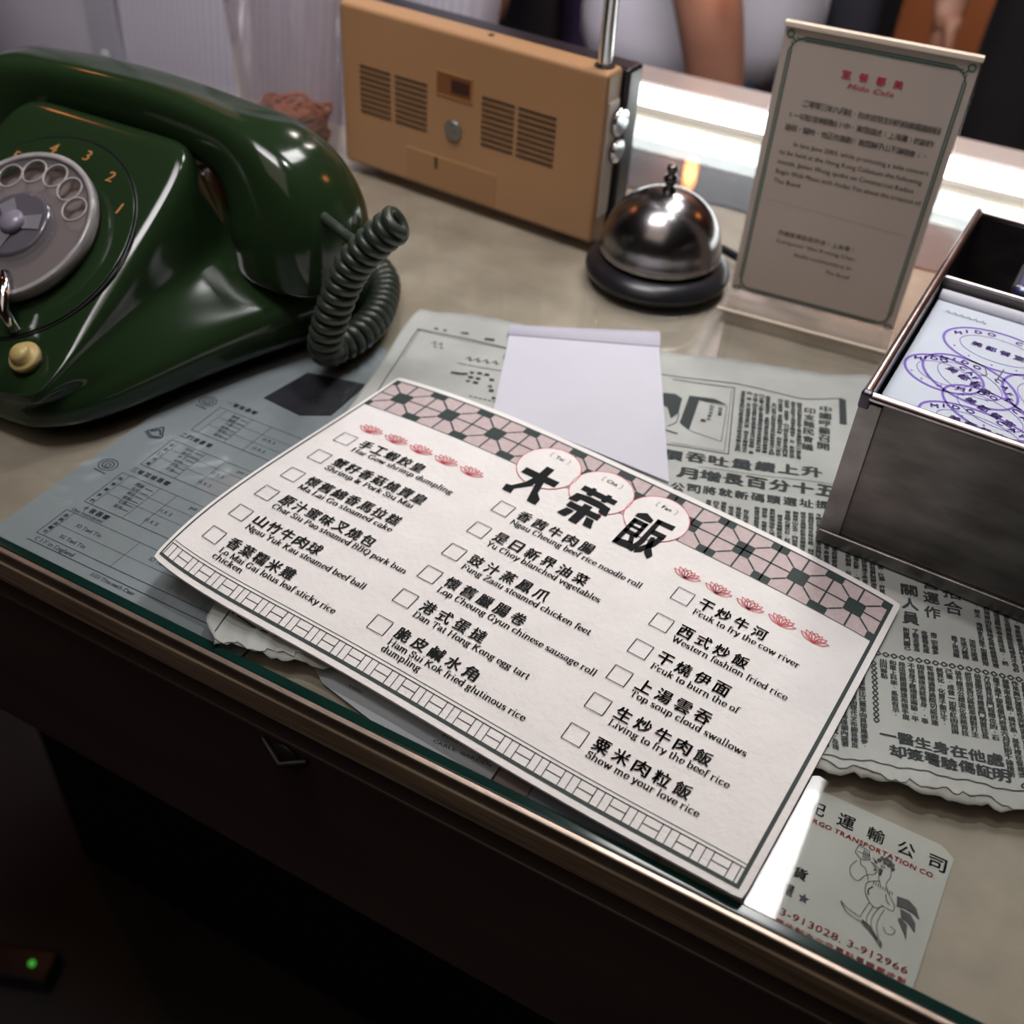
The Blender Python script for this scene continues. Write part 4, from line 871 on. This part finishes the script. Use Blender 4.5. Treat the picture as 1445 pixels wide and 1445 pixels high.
# ------------------------------------------------------------------ acrylic sign
sg = thing('sign_stand', 'upright beige cafe notice in a clear acrylic stand by the bell', 'sign', (-.1512, .6516, 0), R(3))
ACR = clear('acrylic', (.97, .97, .97), 1.49, .02, .03)
SX0, SX1, SZ1 = -.0030, .1070, .1725
MB().box((SX0+.001, -.0004, .003), (SX1-.001, .0006, SZ1-.0015)).build('notice_sheet', mat('beige_notice_paper', (.52, .44, .38), .7, noise=.05, nscale=20), sg)
MB().box((SX0, .0010, .0035), (SX1, .0026, SZ1)).build('acrylic_back', ACR, sg, bevel=.0004)
MB().box((SX0, -.0022, SZ1-.0012), (SX1, .0026, SZ1+.0018)).build('top_edge', mat('pale_acrylic_edge', (.78, .66, .52), .25), sg, bevel=.0004, label='top edge of the acrylic, its glow painted pale')  # pale opaque colour stands in for light caught in the clear edge
MB().box((SX0, -.0310, .0004), (SX1, .0030, .0030)).build('acrylic_foot', clear('acrylic_foot_plastic', (.9, .88, .86), 1.49, .05, .22, (.6, .52, .45)), sg, bevel=.0005)
MB().tube([(SX0, -.0305, .0030), (SX1, -.0305, .0030)], .0011, 8).build('foot_lip', MATS['pale_acrylic_edge'], sg, smooth=True)  # bright lip of the clear foot, painted with the same pale colour
def SS(x, y, lift): return (x/1000, -.0006-lift, y/1000)
GS = mat('sign_green_ink', (.035, .10, .075), .6)
P = Print(); x0, x1, y0, y1 = 2.2, 101.8, 4.5, 167.0
for d in (0, 1.5):
    c_ = 8.
    P.line([(x0+d, y0+c_), (x0+d, y1-c_)], .85); P.line([(x1-d, y0+c_), (x1-d, y1-c_)], .85); P.line([(x0+c_, y0+d), (x1-c_, y0+d)], .85); P.line([(x0+c_, y1-d), (x1-c_, y1-d)], .85)
for cx, cy, ax, ay in ((x0, y0, 1, 1), (x1, y0, -1, 1), (x1, y1, -1, -1), (x0, y1, 1, -1)):
    P.ring(cx-ax*.6, cy-ay*.6, 1.9, 1.9, .8, n=20); P.line([(cx+ax*1.0, cy+ay*1.0), (cx+ax*3.0, cy+ay*3.0)], .8); P.line([(cx+ax*3.0, cy+ay*3.0), (cx, cy+ay*8)], .7); P.line([(cx+ax*3, cy+ay*3), (cx+ax*8, cy)], .7); P.line([(cx+ax*1, cy+ay*3), (cx+ax*1.5, cy+ay*8)], .6); P.line([(cx+ax*3, cy+ay*1), (cx+ax*8, cy+ay*1.5)], .6)
P.build('border_lines', GS, sg, SS, .0001)
P = Print()
for i, ch in enumerate('室餐都美'): cjk(P, ch, 37.6+i*9.8, 151.6, 5.6, 4.8, .045, down=False)
sans(P, 'Mido Cafe', 52.8, 144.2, 4.2, 27, .012, down=False, align='c', slant=.25)
P.build('red_title', REDINK, sg, SS, .0001)
P = Print()
def cline(s_, x, y, x_end, size=3.9):
    n = len(s_); pitch = (x_end-x)/n
    for i, ch in enumerate(s_):
        if ch in '《》〈〉，。「」': cjk(P, ch, x+(i+.5)*pitch, y, size*.7, size*.8, .005, down=False)
        else: cjk(P, ch, x+(i+.5)*pitch, y, size, size, .006, down=False)
cline('二零零三年六月底，在余宜發主持的商業電臺節目', 17, 131.0, 96.8); cline('《一切從音樂開始》中，黃霑描述〈上海灘〉的創作', 9.6, 123.2, 95.5); cline('過程。當時，他正在籌劃「黃霑獅子山下演唱會」。', 9.6, 115.6, 94.5)
for i, (t, xa, xb) in enumerate((('In late June 2003, while promoting a solo concert', 17, 97.5), ('to be held at the Hong Kong Coliseum the following', 9.8, 95.5), ('month, James Wong spoke on Commercial Radios', 10, 92.5), ('Begin With Music with Andes Yue about the creation of', 10, 98.5), ('The Bund', 10, 27))):
    sans(P, t, xa, 105.0-i*6.1, 4.0, xb-xa, .006, down=False)
P.line([(9, 69), (97, 66)], .12)
cline('作曲家楊凱斌評述〈上海灘〉', 20, 49.5, 70, 3.3); sans(P, 'Composer Hau Kwong Chan', 20, 42.6, 3.4, 51, .002, down=False); sans(P, 'Audio commentary on', 33, 36.0, 3.4, 38, .002, down=False); sans(P, 'The Bund', 55, 29.6, 3.4, 15.5, .002, down=False)
P.build('lettering', mat('brown_black_ink', (.05, .04, .035), .8), sg, SS, .0001)

# ------------------------------------------------------------------ tin box with stamped receipts
BA = R(-3); bx = thing('tin_box', 'open dull metal box with rolled rim on the newspaper at the right', 'box', (-.032, .434, .0027), BA)
bw, bd, bh, th = .175, .226, .087, .0016
MB().box((0, 0, 0), (bw, bd, th)).build('box_floor', TIN, bx)
wl = MB(); wl.box((0, 0, 0), (bw, th, bh)); wl.build('front_wall', TIN, bx)
MB().box((0, bd-th, 0), (bw, bd, bh)).build('rear_wall', TIN, bx)
for x in (0, bw-th): MB().box((x, th, 0), (x+th, bd-th, bh)).build('side_wall', TIN, bx)
rimm = mat('bright_worn_rim', (.55, .50, .50), .28, 1., noise=.4, nscale=40, bump=.3, bscale=90)
c4 = [(0, 0), (bw, 0), (bw, bd), (0, bd)]
for k in range(4):
    a, b = c4[k], c4[(k+1) % 4]; MB().tube([(a[0], a[1], bh), ((a[0]+b[0])/2, (a[1]+b[1])/2, bh-.0002), (b[0], b[1], bh)], .0024, 12).build('rolled_rim', rimm, bx, smooth=True)
MB().box((-.0018, -.0018, 0), (.0085, .0, bh-.003)).build('corner_strip', mat('brighter_tin_strip', (.30, .285, .275), .38, 1., noise=.4, nscale=50, bump=.2, bscale=120), bx, bevel=.0005)
MB().box((-.0018, -.0028, 0), (bw+.001, .0, .0075)).build('base_strip', MATS['brighter_tin_strip'], bx, bevel=.0008)
MB().box((-.0024, -.0024, bh-.0065), (.0032, .0022, bh+.0026)).build('corner_fold', mat('dark_solder', (.08, .075, .09), .35, .9), bx, bevel=.0015, seg=3)
MB().box((th, .1400, th), (bw-th, .1412, .0835)).build('divider', TIN, bx)
MB().tube([(th, .1406, .0835), (bw-th, .1406, .0835)], .0014, 10).build('divider_rim', rimm, bx, smooth=True)
rc = thing('receipt_stack', 'stack of pale blue stamped receipts filling the front of the metal box', 'receipts', (0, 0, 0)); rc.location = (-.032, .434, ZT+.0027); rc.rotation_euler = (0, 0, BA)
MB().box((.0035, .0040, .0022), (bw-.006, .1290, .0762)).build('paper_block', mat('pale_blue_receipt', (.56, .62, .70), .75, noise=.05, nscale=25, spec=.2), rc, bevel=.0006)
MB().loft([[(x, .1290+.004*math.cos(a)+.0045, .0765+.0036*math.sin(a)) for a in np.linspace(0, 2*math.pi, 17)[:-1]] for x in (.0035, .06, .12, bw-.006)]).build('curled_edge', WHITEPAPER, rc, smooth=True)
def RS(x, y, l_): return (x/1000, y/1000, .0763+l_)
P = Print()
def stamp(cx, cy, rx, ry, rot, cn=True, lat='MIDO CAFE'):
    P.ring(cx, cy, rx, ry, 1.3, rot); P.ring(cx, cy, rx*.70, ry*.62, .35, rot)
    for i, ch in enumerate(lat):
        if ch == ' ': continue
        a = 160-i*(140/(len(lat)-1)); x_, y_ = rx*.85*math.cos(R(a)), ry*.80*math.sin(R(a)); c_, s_ = math.cos(R(rot)), math.sin(R(rot))
        g = glyph(ch, .05); b = g[2]; ccx, ccy = (b[0]+b[2])/2, (b[1]+b[3])/2
        P.put(([(p-ccx, q-ccy) for p, q in g[0]], g[1]), cx+x_*c_-y_*s_, cy+x_*s_+y_*c_, 5.2, 4.4, rot+(a-90)*.35, down=False)
    if cn:
        for i, ch in enumerate('美都餐室'): x_ = (i-1.5)*7.0; cjk(P, ch, cx+x_*math.cos(R(rot)), cy+x_*math.sin(R(rot)), 5.6, 4.8, .03, rot, down=False)
    for i in range(5): a = -150+i*30; P.disc(cx+rx*.85*math.cos(R(a)), cy+ry*.82*math.sin(R(a)), .6, 8)
stamp(42, 94, 27, 18.5, -3); stamp(36, 58, 25, 17, -28); stamp(24, 57, 19, 15, -10, False); stamp(50, 37, 24, 15, -24); stamp(48, 21, 27, 14, -6); stamp(72, 60, 25, 17, -40, False)
P.build('stamp_marks', PURPLE, rc, RS, .0001, 'overlapping purple oval rubber stamps')
P = Print()
for k in range(6): P.line([tuple(q) for q in catmull([(10+k*3.6, 117), (11.2+k*3.6, 119.4), (12+k*3.6, 116.8), (13+k*3.6, 118.2)], 3)], .4)
P.line([(48, 78), (47, 66)], .7); P.line([(40, 74), (42, 68), (39, 66)], .6)
P.build('pencil_marks', mat('pencil_grey', (.12, .12, .15), .8), rc, RS, .0002)
bp = thing('blue_packet', 'blue cellophane wrapped packet standing in the rear of the metal box', 'packet', (0, 0, 0)); bp.location = (-.032, .434, ZT+.0027); bp.rotation_euler = (0, 0, BA)
MB().box((.0365, .152, .0022), (.125, .180, .0835)).build('packet_body', mat('deep_blue_print', (.02, .05, .20), .2, noise=.5, nscale=40, coat=.6), bp, bevel=.003, seg=3)
pk = MB()
for k in range(3): pk.box((.0362, .1512, .022+k*.022), (.1255, .1518, .0235+k*.022))
pk.box((.060, .156, .0836), (.1, .174, .0840)); pk.build('packet_stripes', mat('pale_cyan_print', (.25, .5, .62), .3), bp)
MB().box((.0345, .150, .0022), (.127, .182, .0855)).build('cellophane', clear('cellophane', (.95, .95, 1.), 1.4, .06, .05), bp, bevel=.002)

# ------------------------------------------------------------------ people beyond the counter
def skin_mesh(name, verts, edges, radii, m, parent, sub=2, root=0):
    me = bpy.data.meshes.new(name); me.from_pydata(verts, edges, []); o = bpy.data.objects.new(name, me); COL.objects.link(o)
    sk = o.modifiers.new('skin', 'SKIN'); sk.use_smooth_shade = True
    for i, r_ in enumerate(radii):
        v = me.skin_vertices[0].data[i]; v.radius = r_ if hasattr(r_, '__len__') else (r_, r_); v.use_root = (i == root)
    s_ = o.modifiers.new('sub', 'SUBSURF'); s_.levels = sub; s_.render_levels = sub
    dg = bpy.context.evaluated_depsgraph_get(); me2 = bpy.data.meshes.new_from_object(o.evaluated_get(dg)); bpy.data.objects.remove(o)
    me2.materials.clear(); return link(name, me2, m, parent, smooth=True)
def person(x, y, rz, label, shirt, trousers, hair, scale=1., sleeves='short', arm_fwd=0., shirt_len=.84, wide=1.):
    t = thing('person', label, 'person', (x, y, 0), R(rz), floor=True); t.scale = (scale, scale, scale)
    V = [(0, 0, .95), (0, 0, 1.12), (0, 0, 1.30), (0, -.005, 1.43), (0, -.005, 1.50), (0, .01, 1.56), (0, .015, 1.64), (0, .005, 1.71)]
    E_ = [(i, i+1) for i in range(7)]; Rd = [(.15, .10), (.13, .095), (.15, .10), (.07, .06), (.052, .055), (.066, .082), (.078, .095), (.055, .07)]
    def chain(start, pts, rs):
        p = start
        for q, r_ in zip(pts, rs): V.append(q); Rd.append(r_); E_.append((p, len(V)-1)); p = len(V)-1
        return p
    for s_ in (-1, 1):
        f = arm_fwd
        w = chain(3, [(s_*.10, 0, 1.42), (s_*.185, 0, 1.385), (s_*.215, -.02+f*.05, 1.24), (s_*.235, f*.10, 1.10), (s_*.24, f*.22+.03, .98), (s_*.245, f*.30+.05, .87)], [.06, .055, .047, .041, .036, .026])
        pw = V[w]; p = chain(w, [(pw[0], pw[1]+.012, pw[2]-.055), (pw[0], pw[1]+.016, pw[2]-.085)], [(.020, .034), (.017, .036)])
        for k, (dy, L) in enumerate(((-.026, .062), (-.009, .072), (.009, .068), (.024, .052))):
            b_ = V[p]; chain(p, [(b_[0], b_[1]+dy, b_[2]-.02), (b_[0]-s_*.006, b_[1]+dy*1.1, b_[2]-.02-L*.5), (b_[0]-s_*.016, b_[1]+dy*1.1, b_[2]-.02-L)], [.0095, .0085, .0070])
        b_ = V[w]; chain(w+1, [(b_[0]-s_*.012, b_[1]+.050, b_[2]-.060), (b_[0]-s_*.018, b_[1]+.060, b_[2]-.095)], [.011, .0085])
        chain(0, [(s_*.09, 0, .88), (s_*.10, .01, .68), (s_*.10, .015, .50), (s_*.10, -.01, .28), (s_*.10, -.015, .10), (s_*.105, .08, .045), (s_*.108, .15, .04)], [.092, .078, .058, .052, .038, .036, .028])
    ax = 1+max(0, wide-1)*.7     # broad people carry their arms further out
    V = [(x*(ax if abs(x) > .12 else 1), y_, z) for x, y_, z in V]
    V_, E0, R0 = list(V), list(E_), list(Rd)
    skin_mesh('body', V_, E0, R0, SKIN, t)
    fc = MB().lathe([(.001, -.02), (.010, -.015), (.013, 0), (.006, .018), (.001, .026)], 12).xf(Matrix.Translation((0, .095, 1.635))); fc.build('nose', SKIN, t, smooth=True)
    for s_ in (-1, 1):
        MB().lathe([(.001, -.011), (.008, -.008), (.011, 0), (.008, .008), (.001, .011)], 12).xf(Matrix.Translation((s_*.032, .086, 1.655))).build('eye', mat('eye_white', (.5, .5, .48), .3), t, smooth=True)
        MB().lathe([(.001, -.03), (.010, -.02), (.012, 0), (.009, .02), (.001, .03)], 12).xf(Matrix.Translation((s_*.082, .0, 1.64))).build('ear', SKIN, t, smooth=True)
    MB().box((-.022, .093, 1.594), (.022, .100, 1.600)).build('mouth', mat('lip', (.30, .09, .08), .5), t, bevel=.002)
    hp = [(.03, -.005)]; hm = MB().lathe([(.088, -.03), (.094, .0), (.092, .03), (.078, .06), (.05, .082), (.001, .09)], 28).xf(Matrix.Translation((0, -.010, 1.685)) @ Matrix.Rotation(R(14), 4, 'X') @ Matrix.Diagonal((.98, 1.14, 1, 1))); hm.build('hair', hair, t, smooth=True)
    # shirt
    sv = [(0, 0, shirt_len), (0, 0, .95), (0, 0, 1.12), (0, 0, 1.30), (0, -.005, 1.42), (0, -.005, 1.455)]; se = [(i, i+1) for i in range(5)]; sr = [(.235*wide, .175), (.205*wide, .15), (.168*wide, .126), (.182*wide, .13), (.095, .08), (.066, .066)]
    for s_ in (-1, 1):
        pts = [(s_*.10, 0, 1.405), (s_*.19, 0, 1.38), (s_*.215, -.02+arm_fwd*.05, 1.25)]; rs = [.085, .075, .068]
        if sleeves == 'long': pts += [(s_*.235, arm_fwd*.10, 1.10), (s_*.24, arm_fwd*.22+.03, .98), (s_*.245, arm_fwd*.30+.05, .88)]; rs += [.060, .054, .046]
        p = 4
        for q, r_ in zip(pts, rs): sv.append(q); sr.append(r_); se.append((p, len(sv)-1)); p = len(sv)-1
    sv = [(x*(ax if abs(x) > .12 else 1), y_, z) for x, y_, z in sv]
    skin_mesh('shirt', sv, se, sr, shirt, t)
    tv = [(0, 0, .98), (0, 0, .90)]; te = [(0, 1)]; tr = [(.165, .118), (.165, .125)]
    for s_ in (-1, 1):
        p = 1
        for q, r_ in zip([(s_*.09, 0, .82), (s_*.10, .01, .66), (s_*.10, .015, .50), (s_*.10, -.005, .28), (s_*.10, -.01, .10)], [.108, .095, .080, .072, .066]): tv.append(q); tr.append(r_); te.append((p, len(tv)-1)); p = len(tv)-1
    skin_mesh('trousers', tv, te, tr, trousers, t)
    for s_ in (-1, 1):
        MB().loft([[(s_*.105+.045*w_*math.cos(a), yy, .0+max(0.004, .05*h_*(1+math.sin(a)))) for a in np.linspace(0, 2*math.pi, 15)[:-1]] for yy, w_, h_ in ((-.07, .6, .7), (-.05, .9, .95), (.02, 1, 1), (.10, 1.05, .75), (.17, .9, .55), (.20, .5, .35))]).build('shoe', mat('black_shoe', (.015, .015, .018), .4), t, smooth=True)
    return t
def cloth(name, c, c2=None, stripes=False, ns=12):
    m = mat(name, c, .9, noise=.12, nscale=ns, col2=c2, bump=.4, bscale=20, spec=.1)
    if stripes:
        nt = m.node_tree; b = nt.nodes['Principled BSDF']; tc = nt.nodes.new('ShaderNodeTexCoord'); w = nt.nodes.new('ShaderNodeTexWave'); w.wave_type = 'BANDS'; w.bands_direction = 'X'; w.inputs['Scale'].default_value = 45; w.inputs['Distortion'].default_value = .6
        nt.links.new(tc.outputs['Object'], w.inputs['Vector']); mx = nt.nodes.new('ShaderNodeMix'); mx.data_type = 'RGBA'; mx.inputs['A'].default_value = (*c, 1); mx.inputs['B'].default_value = (*[q*.84 for q in c], 1)
        nt.links.new(w.outputs['Fac'], mx.inputs['Factor']); nt.links.new(mx.outputs['Result'], b.inputs['Base Color'])
    return m
HAIR = mat('black_hair', (.012, .010, .010), .45, bump=.5, bscale=300)
p1 = person(-.88, .975, 180, 'person standing close behind the counter in a grey striped button shirt', cloth('grey_striped_shirt', (.46, .43, .49), stripes=True), cloth('dark_trousers', (.03, .03, .035)), HAIR, sleeves='long', shirt_len=.66, wide=1.55)
pl = MB(); secs = []
for k in range(13): z = .70+.055*k; secs.append([(.018, .148-abs(z-1.0)*.02, z), (-.018, .148-abs(z-1.0)*.02, z), (-.018, .142-abs(z-1.0)*.02, z), (.018, .142-abs(z-1.0)*.02, z)])
pl.loft(secs).build('placket', cloth('placket_cloth', (.42, .40, .46)), p1)
for k in range(5): MB().lathe([(.006, 0), (.0062, .0015), (.005, .0022), (.001, .0022)], 16).xf(Matrix.Translation((0, .149-abs(.80+.11*k-1)*.02, .80+.11*k)) @ Matrix.Rotation(R(-90), 4, 'X')).build('shirt_button', mat('pearl_button', (.5, .5, .47), .3), p1, smooth=True)
person(-.415, 1.335, -84, 'person in white t-shirt and blue jeans standing side-on beyond the counter', cloth('white_tshirt', (.62, .61, .68)), cloth('blue_jeans', (.055, .11, .20), (.03, .06, .13), ns=30), HAIR, sleeves='short', shirt_len=.83, arm_fwd=.12, wide=.9)
person(-1.12, 2.05, 170, 'person in black clothes standing far back above the radio', cloth('black_jacket', (.03, .026, .034)), cloth('black_trousers', (.02, .018, .022)), HAIR, sleeves='long', arm_fwd=.6)
person(-1.00, 2.62, 200, 'person in a purple shirt standing behind the others', cloth('purple_shirt', (.22, .15, .36)), cloth('purple_grey_trousers', (.12, .08, .18)), HAIR, sleeves='long')
person(.03, 2.05, 185, 'person in dark clothes standing at the right before the orange wall', cloth('charcoal_top', (.028, .024, .026)), cloth('charcoal_trousers', (.022, .02, .022)), HAIR, sleeves='long', arm_fwd=.2)
bg = thing('shoulder_bag', 'black bag hanging at the hip of the person in white', 'bag', (-.245, 1.50, .03))
MB().box((-.045, -.09, -.21), (.02, .09, .0)).build('bag_body', mat('black_bag_cloth', (.02, .02, .03), .7), bg, bevel=.02, seg=3)
MB().tube([(-.02, -.07, -.02), (-.05, -.05, .20), (-.10, -.02, .42), (-.12, .04, .45), (-.07, .06, .2), (-.02, .07, -.02)], .007, 6).build('bag_strap', MATS['black_bag_cloth'], bg, smooth=True)
# small charger with a green light on the floor, far down at the left
ch = thing('power_adapter', 'small black power adapter with a green light on the floor', 'adapter', (-.745, .307, 0), R(20), floor=True)
MB().box((-.04, -.02, 0), (.04, .02, .03)).build('adapter_case', BLACKPL, ch, bevel=.004)
MB().lathe([(.004, .0295), (.004, .0325), (.0025, .034), (.001, .0342)], 12, (.015, 0, 0)).build('indicator_light', mat('green_led', (.1, .6, .1), .4, emit=(.15, 1, .1), estr=.45), ch, smooth=True)
